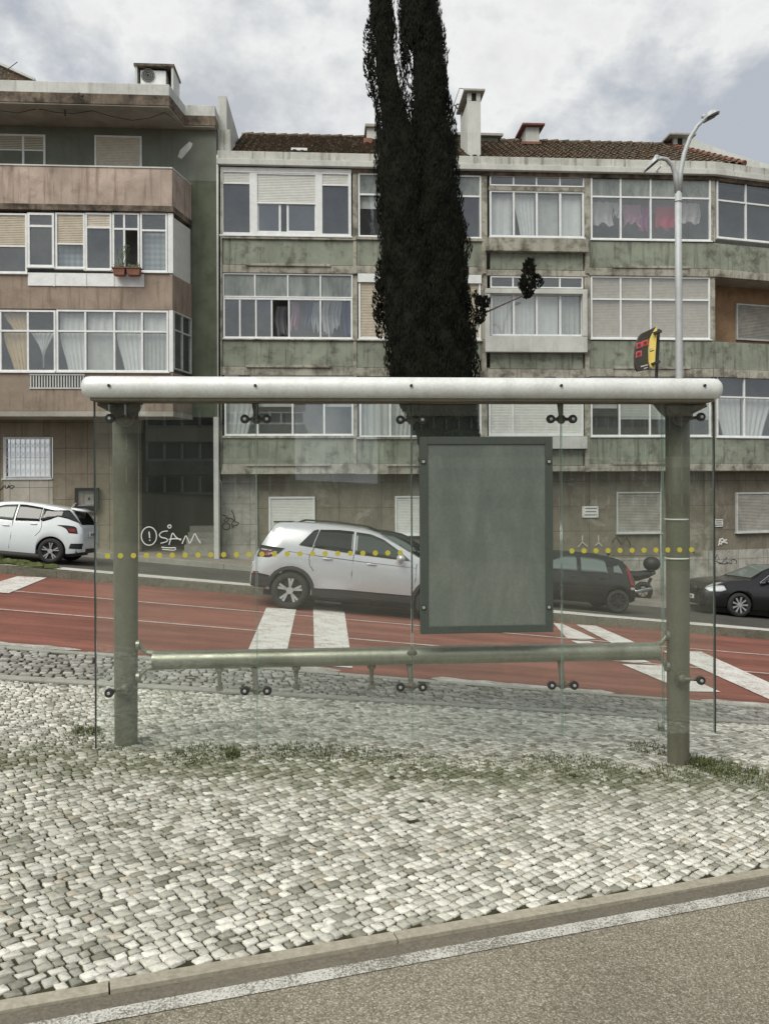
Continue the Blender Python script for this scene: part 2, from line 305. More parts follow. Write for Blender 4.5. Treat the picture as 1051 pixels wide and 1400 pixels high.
# ---------------------------------------------------------------- mesh builder
class MB:
    def __init__(s): s.v = []; s.f = []; s.m = []; s.cur = 0
    def add(s, vs, fs):
        n = len(s.v); s.v += [tuple(map(float, p)) for p in vs]; s.f += [tuple(i+n for i in f) for f in fs]; s.m += [s.cur]*len(fs); return s
    def hexa(s, p):      # 8 points: bottom ring 0-3, top ring 4-7
        return s.add(p, [(0, 3, 2, 1), (4, 5, 6, 7), (0, 1, 5, 4), (1, 2, 6, 5), (2, 3, 7, 6), (3, 0, 4, 7)])
    def box(s, x0, x1, y0, y1, z0, z1):
        return s.hexa([(x0, y0, z0), (x1, y0, z0), (x1, y1, z0), (x0, y1, z0), (x0, y0, z1), (x1, y0, z1), (x1, y1, z1), (x0, y1, z1)])
    def fbox(s, F_, a0, a1, d0, d1, z0, z1):
        q = [(a0, d0), (a1, d0), (a1, d1), (a0, d1)]
        return s.hexa([F_.w(a, d, z0) for a, d in q] + [F_.w(a, d, z1) for a, d in q])
    def pbox(s, F_, x0, y0, x1, y1, d0, d1, vis=None):
        a0, a1, z0, z1 = F_.rect(x0, y0, x1, y1, d0 if vis is None else vis)
        return s.fbox(F_, a0, a1, d0, d1, z0, z1)
    def prism(s, poly, vec):
        n = len(poly); vec = Vector(vec); a = [Vector(p) for p in poly]; b = [p+vec for p in a]
        return s.add(a+b, [tuple(range(n))[::-1], tuple(range(n, 2*n))] + [(i, (i+1) % n, n+(i+1) % n, n+i) for i in range(n)])
    def tube(s, pts, rad, n=10, cap=True, sq=1.0, up=None):
        pts = [Vector(p) for p in pts]; rad = rad if isinstance(rad, (list, tuple)) else [rad]*len(pts); vs = []
        t0 = (pts[1]-pts[0]).normalized(); ref = Vector(up) if up else (Vector((0, 0, 1)) if abs(t0.z) < .9 else Vector((0, 1, 0)))
        for i, p in enumerate(pts):
            t = (pts[min(i+1, len(pts)-1)]-pts[max(i-1, 0)]).normalized(); a = t.cross(ref); 
            if a.length < 1e-4: a = t.cross(Vector((1, 0, 0)))
            a.normalize(); b_ = a.cross(t).normalized(); ref = b_
            for k in range(n):
                an = 2*math.pi*k/n; vs.append(p + a*math.cos(an)*rad[i] + b_*math.sin(an)*rad[i]*sq)
        L = len(pts); fs = [(i*n+k, i*n+(k+1) % n, (i+1)*n+(k+1) % n, (i+1)*n+k) for i in range(L-1) for k in range(n)]
        if cap: fs += [tuple(range(n))[::-1], tuple((L-1)*n+k for k in range(n))]
        return s.add(vs, fs)
    def disc(s, c, axis, r, h, n=20):
        c = Vector(c); ax = Vector(axis).normalized(); return s.tube([c-ax*h/2, c+ax*h/2], r, n)
    def ring(s, c, axis, r, rr, n=28, k=8):
        c = Vector(c); ax = Vector(axis).normalized(); a = ax.orthogonal().normalized(); b_ = ax.cross(a); vs = []; fs = []
        for i in range(n):
            an = 2*math.pi*i/n; d = a*math.cos(an)+b_*math.sin(an)
            for j in range(k):
                aj = 2*math.pi*j/k; vs.append(c + d*(r+rr*math.cos(aj)) + ax*rr*math.sin(aj))
        for i in range(n):
            for j in range(k): fs.append((i*k+j, ((i+1) % n)*k+j, ((i+1) % n)*k+(j+1) % k, i*k+(j+1) % k))
        return s.add(vs, fs)
    def ellip(s, c, r, nu=16, nv=10, fn=None):
        vs = []; fs = []
        for j in range(nv+1):
            th = math.pi*j/nv
            for i in range(nu):
                ph = 2*math.pi*i/nu; x, y, z = math.sin(th)*math.cos(ph), math.sin(th)*math.sin(ph), math.cos(th)
                k = fn(x, y, z) if fn else 1; vs.append((c[0]+r[0]*x*k, c[1]+r[1]*y*k, c[2]+r[2]*z*k))
        for j in range(nv):
            for i in range(nu): fs.append((j*nu+i, (j+1)*nu+i, (j+1)*nu+(i+1) % nu, j*nu+(i+1) % nu))
        return s.add(vs, fs)
    def build(s, name, mat, parent=None, smooth=False, local=False, bevel=0, label=None):
        me = bpy.data.meshes.new(name); off = Vector((0, 0, 0))
        if not local and parent is not None:
            q = parent
            while q is not None: off += q.location; q = q.parent
        elif not local:
            a = np.array(s.v); off = Vector(((a[:, 0].min()+a[:, 0].max())/2, (a[:, 1].min()+a[:, 1].max())/2, a[:, 2].min()))
        me.from_pydata([(x-off.x, y-off.y, z-off.z) for x, y, z in s.v], [], s.f)
        for mm in (mat if isinstance(mat, (list, tuple)) else [mat]): me.materials.append(MAT[mm])
        if len(me.materials) > 1: me.polygons.foreach_set('material_index', s.m)
        if smooth: me.polygons.foreach_set('use_smooth', [True]*len(me.polygons))
        me.update(); o = bpy.data.objects.new(name, me); COL.objects.link(o)
        if parent is not None: o.parent = parent
        elif not local: o.location = off
        if bevel:
            bv = o.modifiers.new('bevel', 'BEVEL'); bv.width = bevel; bv.segments = 2; bv.limit_method = 'ANGLE'; bv.angle_limit = R(40)
        if label: o['label'] = label
        return o
def tag(o, label=None, cat=None, group=None, kind=None):
    if label: o['label'] = label
    if cat: o['category'] = cat
    if group: o['group'] = group
    if kind: o['kind'] = kind
    return o
def thing(name, loc, label, cat, group=None):
    o = bpy.data.objects.new(name, None); COL.objects.link(o); o.location = loc; o.empty_display_size = .3
    return tag(o, label, cat, group)
def sheet(name, mat, xs, y0, y1, dz=0, ny=6, kind='structure', side=0):
    """ground sheet following the terrain; y0/y1 are numbers or functions of x"""
    f0 = y0 if callable(y0) else (lambda x: y0); f1 = y1 if callable(y1) else (lambda x: y1); mb = MB(); vs = []
    for x in xs:
        for j in range(ny+1):
            y = lerp(f0(x), f1(x), j/ny); vs.append((x, y, float(gz(x, y))+dz))
    n = ny+1; fs = [(i*n+j, (i+1)*n+j, (i+1)*n+j+1, i*n+j+1) for i in range(len(xs)-1) for j in range(ny)]
    mb.add(vs, fs)
    if side:     # vertical faces on both long edges, so the sheet is a slab
        for j in (0, ny):
            k = len(mb.v); mb.v += [(vs[i*n+j][0], vs[i*n+j][1], vs[i*n+j][2]-side) for i in range(len(xs))]
            for i in range(len(xs)-1): mb.f.append((i*n+j, (i+1)*n+j, k+i+1, k+i)); mb.m.append(0)
    o = mb.build(name, mat); return tag(o, kind=kind)
# ================================================================ GROUND
Ystrip = G(525, 958).y; Ynear = G(525, 921).y; Yfar = G(525, 829).y
YA, YB = G(525, 850).y, G(525, 875.5).y
YK1 = Yfar + .10; YK2 = YK1 + .85; YPK = 20.6
xs = list(np.linspace(-60, 60, 97)); xn = list(np.linspace(-14, 14, 113))
K0, K1 = G(0, 1369), G(1051, 1187.5)          # inner edge of the kerb stones
L0, L1 = G(0, 1384), G(1051, 1195)            # outer edge
kd = Vector((K1.x-K0.x, K1.y-K0.y)).normalized(); kn = Vector((-kd.y, kd.x))      # kn points to the paving
kw = abs((Vector((L0.x, L0.y))-Vector((K0.x, K0.y))).dot(kn)); kw = max(.05, min(kw, .16))
def kline(off, t): p = Vector((K0.x, K0.y)) + kd*t + kn*off; return p
def kyx(off):                                   # y of the offset kerb line as a function of x
    a = Vector((K0.x, K0.y)) + kn*off
    return lambda x: a.y + (x-a.x)*kd.y/kd.x
g = MB(); gx = [-900, -300, -120] + list(np.linspace(-60, 60, 61)) + [120, 300, 900]; gy = [-600, -200, -60] + list(np.linspace(-30, 45, 51)) + [70, 150, 400, 1200]
g.add([(x, y, float(gz(x, y)) - .09 - (0 if abs(x) < 61 else .5)) for x in gx for y in gy], [(i*len(gy)+j, (i+1)*len(gy)+j, (i+1)*len(gy)+j+1, i*len(gy)+j+1) for i in range(len(gx)-1) for j in range(len(gy)-1)])
tag(g.build('ground', 'terrain'), kind='structure')
sheet('near_road', 'asphalt', xn, lambda x: -9+0*x, lambda x: min(kyx(-kw)(x), 9) , -.012, 30)
sheet('pavement_bed', 'soil', list(np.linspace(-14, 14, 240)), kyx(-.01), Ystrip+.05, -.0085, 40)
sheet('cobble_bed', 'soil', xn, Ystrip, Ynear-.1, -.010, 4)
sheet('red_road', 'red_road', xs, Ynear-.1, Yfar+.1, -.02, 10)
sheet('kerb_strip', 'grey_kerb', xn, Ystrip-.06, Ystrip+.07, .006, 1, side=.1)
sheet('parking_lane', 'dark_asphalt', xs, YK2-.02, YPK, -.02, 6)
def broken_kerb(name, mat, t0, t1, pts, w, dz, h, seglen=1.0, along=None):
    """row of kerb stones with open joints, every stone a little off line"""
    mb = MB(); t = t0
    while t < t1:
        L = seglen*random.uniform(.85, 1.15); a, b_ = t, t+L-.006; j = random.uniform(-.007, .007); jz = random.uniform(-.004, .004)
        nseg = max(1, int(L/.25)); 
        for k in range(nseg):
            u0, u1 = lerp(a, b_, k/nseg), lerp(a, b_, (k+1)/nseg); q = [pts(u0, 0+j), pts(u1, 0+j), pts(u1, w+j), pts(u0, w+j)]
            mb.hexa([(x, y, float(gz(x, y))+dz-h) for x, y in q]+[(x, y, float(gz(x, y))+dz+jz) for x, y in q])
        t += L
    return tag(mb.build(name, mat), kind='structure')
broken_kerb('near_kerb', 'near_kerb', -5, 12, lambda t, o: tuple(kline(o-kw, t)), kw, .003, .12, 1.15)
broken_kerb('road_kerb', 'grey_kerb', -30, 30, lambda t, o: (t, Ynear-.1-.13+o), .12, .0, .15, .9)
broken_kerb('median_kerb', 'median_stone', -34, 34, lambda t, o: (t, YK1+o), YK2-YK1, .13, .3, 1.0)
sheet('median_line', 'kerb_paint', list(np.linspace(-34, 34, 240)), lambda x: YK1+.10+.02*math.sin(x*2.3)+.015*math.sin(x*7.1), lambda x: YK2-.22+.03*math.sin(x*1.9), .138, 1)
broken_kerb('far_kerb', 'grey_kerb', -34, 34, lambda t, o: (t, YPK+o), .2, .12, .3, 1.0)
sheet('far_pavement', 'far_pavement', xs, YPK+.2, 30, .10, 4)
# edge line of the near road, patch of darker asphalt
def band(name, mat, pts, dz, n=24):
    """ground marking from two pixel polylines (upper, lower), draped on the terrain"""
    up, lo = pts; mb = MB(); vs = []
    def at(pl, t):
        d = t*(len(pl)-1); i = min(int(d), len(pl)-2); a, b_ = G(*pl[i]), G(*pl[i+1]); return a.lerp(b_, d-i)
    for i in range(n+1):
        a, b_ = at(up, i/n), at(lo, i/n)
        for q in range(3):
            p = a.lerp(b_, q/2); vs.append((p.x, p.y, float(gz(p.x, p.y))+dz))
    mb.add(vs, [(i*3+q, (i+1)*3+q, (i+1)*3+q+1, i*3+q+1) for i in range(n) for q in range(2)])
    return tag(mb.build(name, mat), kind='structure')
e0, e1 = G(290, 1350), G(1051, 1210.5); f0_, f1_ = G(290, 1366.5), G(1051, 1224)
mbl = MB(); d0 = Vector((e1.x-e0.x, e1.y-e0.y)); d1 = Vector((f1_.x-f0_.x, f1_.y-f0_.y)); vs = []
for i in range(61):
    t = -1.2+ 4*i/60
    for o_, d_ in ((e0, d0), (f0_, d1)):
        x, y = o_.x+d_.x*t, o_.y+d_.y*t; vs.append((x, y, float(gz(x, y))-.012+.004))
mbl.add(vs, [(2*i, 2*i+2, 2*i+3, 2*i+1) for i in range(60)])
tag(mbl.build('edge_line', 'edge_line_paint'), kind='structure')
# darker tarry strip between kerb and line, darker repair patch at the bottom left
ks = MB(); vs = []
for i in range(61):
    t = -5+17*i/60
    for o_ in (-kw+.002, -kw-.09):
        p = kline(o_, t); vs.append((p.x, p.y, float(gz(p.x, p.y))-.012+.003))
ks.add(vs, [(2*i, 2*i+2, 2*i+3, 2*i+1) for i in range(60)]); tag(ks.build('gutter_strip', 'patch_asphalt'), kind='structure')
pt = MB(); pc = G(225, 1400); c_ = [(pc.x+random.uniform(-.012, .012)+kd.x*a*(1+.10*math.sin(7*a))+kn.x*b_, pc.y+kd.y*a+kn.y*b_-.06) for a, b_ in [(-.12+.30*math.cos(q_*math.pi/24)*(1+.12*math.sin(q_*1.7)), -.04+.10*math.sin(q_*math.pi/24)*(1+.15*math.sin(q_*2.9+1))) for q_ in range(48)]]
pt.add([(x, y, float(gz(x, y))-.012+.0025) for x, y in c_], [tuple(range(len(c_)))]); tag(pt.build('asphalt_patch', 'patch_asphalt'), kind='structure')
# lines and bars on the red road
sheet('lane_line', 'thin_line_paint', xs, YA-.045, YA+.045, -.014, 1); sheet('lane_line', 'thin_line_paint', xs, YB-.04, YB+.04, -.014, 1)
def wavy_line(name, mat, y, w, segs):
    mb = MB()
    for x0, x1 in segs:
        n = int((x1-x0)/.12)+2; vs = []
        for i in range(n):
            x = lerp(x0, x1, i/(n-1)); k = random.uniform(.55, 1.1) if 0 < i < n-1 else .2
            for s_ in (-1, 1): vs.append((x, y+s_*w*k/2, float(gz(x, y))-.013))
        mb.add(vs, [(2*i, 2*i+2, 2*i+3, 2*i+1) for i in range(n-1)])
    return tag(mb.build(name, mat), kind='structure')
def gx_at(px, y):   # world x where the pixel column meets world depth y
    r = ray(px, 900); return r.x*(y/r.y)
wavy_line('near_edge_line', 'edge_line_paint', Ynear+.02, .17, [(gx_at(-300, Ynear), gx_at(110, Ynear)), (gx_at(370, Ynear), gx_at(465, Ynear)), (gx_at(590, Ynear), gx_at(840, Ynear)), (gx_at(960, Ynear), gx_at(1400, Ynear))])
def bar(quad):
    mb = MB(); a, b_, c2, d = [G(*q) for q in quad]; vs = []; n = 10
    for i in range(n+1):
        for q in range(4):
            p = a.lerp(d, i/n).lerp(b_.lerp(c2, i/n), q/3); vs.append((p.x, p.y, float(gz(p.x, p.y))-.010))
    mb.add(vs, [(i*4+q, i*4+q+1, (i+1)*4+q+1, (i+1)*4+q) for i in range(n) for q in range(3)])
    return tag(mb.build('road_marking', 'marking_white'), kind='structure')
for q in [((24, 787), (64, 789), (12, 810), (-40, 806)), ((364, 830), (405, 832), (392, 890), (338, 890)), ((428, 828), (470, 830), (482, 912), (430, 908)), ((430, 817), (464, 820), (467, 827), (430, 825)),
          ((756, 851), (768, 852), (815, 873), (775, 872)), ((787, 853), (815, 855), (876, 881), (835, 878)), ((780, 875), (806, 876), (890, 905), (848, 903)), ((850, 907), (905, 909), (985, 945), (938, 944)), ((905, 889), (958, 890), (1150, 975), (1075, 965)), ((340, 893), (392, 894), (385, 908), (334, 903))]: bar(q)

# ---------------------------------------------------------------- calçada stones (all numpy)
def blotch(x, y, s, seed):
    r_ = np.random.default_rng(seed); o = np.zeros_like(x)
    for k in range(7):
        a = r_.uniform(0, 2*np.pi); f = s*r_.uniform(.5, 2.2); o += np.sin(f*(x*np.cos(a)+y*np.sin(a))+r_.uniform(0, 7))/ (1+.3*k)
    return o/2.6
def stones(name, cell, ang, inside, bbox, dz, palette, probs, seed, joint=.09, jit=.13, warp=.05, dark=None, chip=.22, elong=1.0, hj=.004):
    r_ = np.random.default_rng(seed); x0, x1, y0, y1 = bbox; D = max(x1-x0, y1-y0)*.8; n = int(D/cell)+2; cx, cy = (x0+x1)/2, (y0+y1)/2
    nr = 2*int(n*elong)+2; hr = cell/elong; wid = cell*r_.uniform(.72, 1.34, (nr, 2*n)); ue = np.cumsum(wid, 1)-n*cell-r_.uniform(0, cell*2, (nr, 1))
    J = np.arange(nr)[:, None]-nr/2; rh = np.cumsum(r_.uniform(.9, 1.1, (nr, 1)), 0)-nr/2
    def wob(jj, u): return hr*(jj+jit*.55*np.sin(u*17+jj*2.1)+jit*.45*np.sin(u*41+jj*5.3))
    sk = r_.normal(0, cell*jit*.45, ue.shape); ut = ue+sk; lo_v = wob(np.floor(rh*1e6)/1e6*0+J, ue); hi_v = wob(J+1, ut)
    ca, sa = math.cos(ang), math.sin(ang)
    def place(u, v_):
        X = cx+u*ca-v_*sa; Y = cy+u*sa+v_*ca; return np.stack([X + warp*blotch(X, Y, .55, seed+1), Y + warp*blotch(X, Y, .55, seed+2)], -1)
    A, B = place(ue, lo_v), place(ut, hi_v)
    q = np.stack([A[:, :-1], A[:, 1:], B[:, 1:], B[:, :-1]], 2).reshape(-1, 4, 2)
    q = q + r_.normal(0, cell*.035, q.shape)
    ctr = q.mean(1); ok = inside(ctr[:, 0], ctr[:, 1]) & (ctr[:, 0] > x0) & (ctr[:, 0] < x1) & (ctr[:, 1] > y0) & (ctr[:, 1] < y1) & (r_.random(len(ctr)) > .0015); q = q[ok]; ctr = ctr[ok]; M = len(q)
    sh = joint*r_.uniform(.5, 1.7, (M, 1, 1)); q = q + (ctr[:, None]-q)*sh
    cut = r_.uniform(.03, chip, (M, 4, 1)); nx = np.roll(q, -1, 1); pv = np.roll(q, 1, 1)
    a = q+(pv-q)*cut; b_ = q+(nx-q)*cut; mid = (q+nx)/2 + (ctr[:, None]-(q+nx)/2)*r_.uniform(-.035, .045, (M, 4, 1))
    ring = np.stack([a, b_, mid], 2).reshape(M, 12, 2)
    inner = ring + (ctr[:, None]-ring)*r_.uniform(.03, .075, (M, 12, 1))
    h = r_.normal(0, hj, M); tx = r_.normal(0, .03, M); ty = r_.normal(0, .03, M)
    def Z(p, d): return gz(p[..., 0], p[..., 1])+dz+h[:, None]+tx[:, None]*(p[..., 0]-ctr[:, None, 0])+ty[:, None]*(p[..., 1]-ctr[:, None, 1])+d
    rg = r_.normal(0, .0007, (M, 12))
    V = np.concatenate([np.concatenate([ring, (Z(ring, 0)-.03)[..., None]], -1), np.concatenate([ring, (Z(ring, 0)-.0018+rg)[..., None]], -1), np.concatenate([inner, (Z(inner, 0)+rg)[..., None]], -1), np.concatenate([ctr[:, None], (Z(ctr[:, None], 0)+.0004)[..., None]], -1)], 1).reshape(-1, 3)
    K = 37; bse = (np.arange(M)*K)[:, None]; k = np.arange(12); k2 = (k+1) % 12
    s1 = np.stack([k, k2, 12+k2, 12+k], -1); s2 = np.stack([12+k, 12+k2, 24+k2, 24+k], -1); quads = np.concatenate([s1, s2])[None]+bse[..., None]; tri = np.stack([24+k, 24+k2, np.full(12, 36)], -1)[None]+bse[..., None]
    me = bpy.data.meshes.new(name); nq, ntr = quads.shape[0]*24, M*12
    off = np.array([ctr[:, 0].mean(), ctr[:, 1].mean(), CZ-1.9]); me.vertices.add(len(V)); me.vertices.foreach_set('co', (V-off).ravel())
    li = np.concatenate([quads.reshape(-1), tri.reshape(-1)]); me.loops.add(len(li)); me.loops.foreach_set('vertex_index', li.astype(np.int32))
    tot = np.concatenate([np.full(nq, 4), np.full(ntr, 3)]); st = np.concatenate([[0], np.cumsum(tot)[:-1]]); me.polygons.add(len(tot)); me.polygons.foreach_set('loop_start', st.astype(np.int32)); me.polygons.foreach_set('loop_total', tot.astype(np.int32))
    me.update(calc_edges=True); me.validate()
    pal = np.array(palette); idx = r_.choice(len(pal), M, p=probs); colr = pal[idx]*r_.uniform(.82, 1.15, (M, 1))*(1+.10*blotch(ctr[:, 0], ctr[:, 1], 1.2, seed+5))[:, None]
    if dark is not None: w = dark(ctr[:, 0], ctr[:, 1], r_)[:, None]; colr = colr*(1-w)+np.array([[.105, .115, .055]])*w
    at = me.attributes.new('shade', 'FLOAT_COLOR', 'POINT'); cc = np.ones((M, K, 4)); cc[..., :3] = colr[:, None]; at.data.foreach_set('color', np.clip(cc, 0, 1).ravel())
    me.materials.append(MAT['cobble']); o = bpy.data.objects.new(name, me); o.location = off; COL.objects.link(o); return tag(o, kind='structure')
ka = Vector((K0.x, K0.y))
def in_main(x, y): return ((x-ka.x)*kn.x+(y-ka.y)*kn.y > .022) & (y < Ystrip-.09)
gA, gB = G(131, 1038), G(975, 1066)
def mossy(x, y, r_):
    yl = gA.y+(x-gA.x)*(gB.y-gA.y)/(gB.x-gA.x); d = np.abs(y-yl+.02); w = np.exp(-(d/.30)**2)*.85 + .22*np.clip(blotch(x, y, 1.1, 77)+.2, 0, 1)*(y < yl)
    return np.clip(w*r_.uniform(.25, 1.15, x.shape), 0, .85)
stones('stone_paving', .050, R(37), in_main, (-5.6, 6.4, .6, Ystrip), 0, [(.69, .675, .605), (.55, .54, .475), (.40, .395, .335), (.27, .265, .215), (.47, .43, .35)], [.30, .33, .24, .10, .03], 3, dark=mossy, warp=.20, joint=.15, jit=.2, chip=.085, hj=.0016, elong=1.12)
stones('cobble_strip', .085, R(10), lambda x, y: (y > Ystrip+.1) & (y < Ynear-.26), (-11, 11.5, Ystrip, Ynear), 0, [(.36, .355, .325), (.27, .265, .24), (.20, .195, .17)], [.35, .45, .20], 5, joint=.2, jit=.12, chip=.14, elong=1.1)

# ---------------------------------------------------------------- grass between the stones
def blades(mb, c, rad, n, h, r_, flat=1.0):
    for _ in range(n):
        a = r_.uniform(0, 2*math.pi); d = rad*math.sqrt(r_.random()); x, y = c[0]+d*math.cos(a), c[1]+d*math.sin(a)*flat; z = float(gz(x, y))-.01
        hh = h*r_.uniform(.4, 1.2); w = r_.uniform(.0015, .0035); la = r_.uniform(0, 2*math.pi); ln = hh*r_.uniform(.2, .9); dx, dy = math.cos(la), math.sin(la); px_, py_ = -dy*w, dx*w
        m1 = (x+dx*ln*.35, y+dy*ln*.35, z+hh*.6); t = (x+dx*ln, y+dy*ln, z+hh*r_.uniform(.7, 1))
        mb.add([(x-px_, y-py_, z), (x+px_, y+py_, z), (m1[0]+px_*.8, m1[1]+py_*.8, m1[2]), (m1[0]-px_*.8, m1[1]-py_*.8, m1[2]), t], [(0, 1, 2, 3), (3, 2, 4)])
gm = MB(); rr = random.Random(5)
for px_, py_, rd, n, h in [(318, 1034, .04, 40, .07), (285, 1030, .16, 170, .035), (255, 1036, .12, 110, .03), (370, 1030, .15, 130, .03), (420, 1028, .16, 150, .035), (465, 1030, .16, 150, .035), (510, 1034, .16, 130, .03), (560, 1046, .2, 160, .03), (610, 1052, .2, 130, .025), (680, 1050, .2, 120, .025), (760, 1046, .2, 170, .035), (800, 1048, .2, 170, .035), (845, 1056, .16, 90, .03),
                          (890, 1024, .14, 160, .035), (905, 1000, .03, 14, .10), (950, 1042, .12, 170, .05), (975, 1048, .16, 220, .045), (1005, 1056, .18, 220, .04), (1035, 1066, .16, 120, .03), (118, 1000, .08, 120, .045), (112, 1008, .12, 90, .03), (75, 1022, .12, 60, .025), (180, 1036, .12, 60, .02), (155, 1020, .1, 40, .03), (925, 1058, .14, 110, .04)]:
    p = G(px_, py_); blades(gm, p, rd*1.25, int(n*2.6), h, rr)
for _ in range(700):      # single sprigs scattered in the joints
    px_, py_ = rr.uniform(0, 1051), rr.uniform(1030, 1330)
    p = G(px_, py_)
    if (p.x-ka.x)*kn.x+(p.y-ka.y)*kn.y > .05: blades(gm, p, .05, 7, .014, rr)
for _ in range(4200):      # low moss and seedlings in the joints of the trodden strip
    t_ = rr.random(); px_, py_ = lerp(170, 880, t_), lerp(1030, 1052, t_)+rr.gauss(2, 13)
    if math.sin(px_*.045)+math.sin(px_*.019+1)+rr.gauss(0, .7) < -.1: continue
    p = G(px_, py_); blades(gm, p, .03, 5, .013, rr)
tag(gm.build('grass', 'grass_blade'), 'short green grass and moss growing between the paving stones', 'grass', kind='stuff')
vg = MB()      # rubble and weeds on the verge in front of the white car
for _ in range(70):
    a = rr.random(); px_, py_ = lerp(-60, 75, a), lerp(758, 777, a)+rr.uniform(-3, 3)
    p = P(px_, py_, YK1+.30+rr.uniform(-.12, .12)); p.z = float(gz(p.x, p.y))+.13+.16*(1-a)*rr.random(); r0 = rr.uniform(.04, .10)
    vg.ellip(p, (r0*1.5, r0, r0*.8), 7, 5, lambda x, y, z: 1+.25*math.sin(9*x+7*z+p.x*9))
    for k in range(26):
        x, y = p.x+rr.uniform(-.16, .16), p.y+rr.uniform(-.1, .1); l = rr.uniform(-.05, .05); h = rr.uniform(.03, .09)*(1.3-a); vg.add([(x-.008, y, p.z-.03), (x+.008, y, p.z-.03), (x+l, y+l, p.z+h)], [(0, 1, 2)])
vv = vg.build('verge_weeds', 'grass_blade'); tag(vv, 'weedy rubble heap on the kerb in front of the white hatchback', 'weeds', kind='stuff')
# ================================================================ BUS SHELTER
YS = 4.93; PS = Plane(0, YS)
zb = (PS.sz(131, 1023)[1]+PS.sz(975, 1002)[1])/2; zt = PS.sz(550, 546)[1]
SX = (PS.sz(131, 700)[0]+PS.sz(975, 700)[0])/2
SH = thing('bus_shelter', (SX, 5.1, float(gz(SX, 5.1))), 'long empty glass bus shelter with white roof edge on the stone paving', 'bus shelter')
X = lambda px, py=700, d=0: PS.sz(px, py, d)[0]
Z = lambda px, py, d=0: PS.sz(px, py, d)[1]
# fascia: rounded D section with rounded ends
fx0, fx1, fz0, fz1 = X(108.5, 530, -.17), X(991, 530, -.17), Z(550, 544.5, -.17), Z(550, 513.5, -.17)
def fascia():
    mb = MB(); sec = []; h = fz1-fz0; 
    for k in range(9): a = math.pi*(-.5+k/8); sec.append((-math.cos(a)**.8*.075 if abs(math.cos(a)) > 1e-6 else 0, h/2*math.sin(a)))
    secs = [(.16, -h/2)] + sec + [(.16, h/2)]
    stn = [(fx0, .55), (fx0+.006, .80), (fx0+.022, .95), (fx0+.05, 1)] + [(lerp(fx0+.05, fx1-.05, i/12), 1) for i in range(1, 12)] + [(fx1-.05, 1), (fx1-.022, .95), (fx1-.006, .8), (fx1, .55)]
    n = len(secs); vs = []
    for x, k in stn:
        for (d, z) in secs: vs.append((x, YS-.095+(d*k if d < 0 else d), (fz0+fz1)/2+z*(k if abs(z) > 0 else 1)*(.5+.5*k)))
    fs = [(i*n+j, i*n+(j+1) % n, (i+1)*n+(j+1) % n, (i+1)*n+j) for i in range(len(stn)-1) for j in range(n)]; fs += [tuple(range(n)), tuple((len(stn)-1)*n+j for j in range(n))[::-1]]
    return mb.add(vs, fs)
fo = fascia().build('roof_beam', 'shelter_white', SH, smooth=True)
es = fo.modifiers.new('edge', 'EDGE_SPLIT'); es.split_angle = R(50)
for px_ in (149, 349, 562, 767, 963):
    MB().disc((X(px_, 527, -.17), YS-.172, Z(px_, 527, -.17)), (0, 1, 0), .0095, .014, 12).build('bolt', 'black_plastic', fo)
rp = MB(); qa, qb = fx0+.05, fx1-.05; ru = .13
rp.hexa([(qa, YS-.06, fz1-.03), (qb, YS-.06, fz1-.03), (qb, YS+1.28, fz1-.03+ru), (qa, YS+1.28, fz1-.03+ru), (qa, YS-.06, fz1+.006), (qb, YS-.06, fz1+.006), (qb, YS+1.28, fz1+.006+ru), (qa, YS+1.28, fz1+.006+ru)])
ro = rp.build('roof_panel', 'dark_metal', SH)
for px_ in (335, 752): MB().box(X(px_)-.035, X(px_)+.035, YS-.02, YS+.05, fz1+.006, fz1+.018).build('roof_clip', 'black_plastic', ro)
for k in range(5):
    xx = lerp(fx0+.2, fx1-.2, k/4); MB().hexa([(xx-.02, YS+.08, fz1-.07), (xx+.02, YS+.08, fz1-.07), (xx+.02, YS+1.17, fz1-.02), (xx-.02, YS+1.17, fz1-.02), (xx-.02, YS+.08, fz1-.031), (xx+.02, YS+.08, fz1-.031), (xx+.02, YS+1.17, fz1+.06), (xx-.02, YS+1.17, fz1+.06)]).build('roof_rib', 'shelter_cast', ro)
MB().box(fx0+.05, fx1-.05, YS-.13, YS+.062, fz0-.012, fz0+.006).build('gutter', 'shelter_cast', SH)
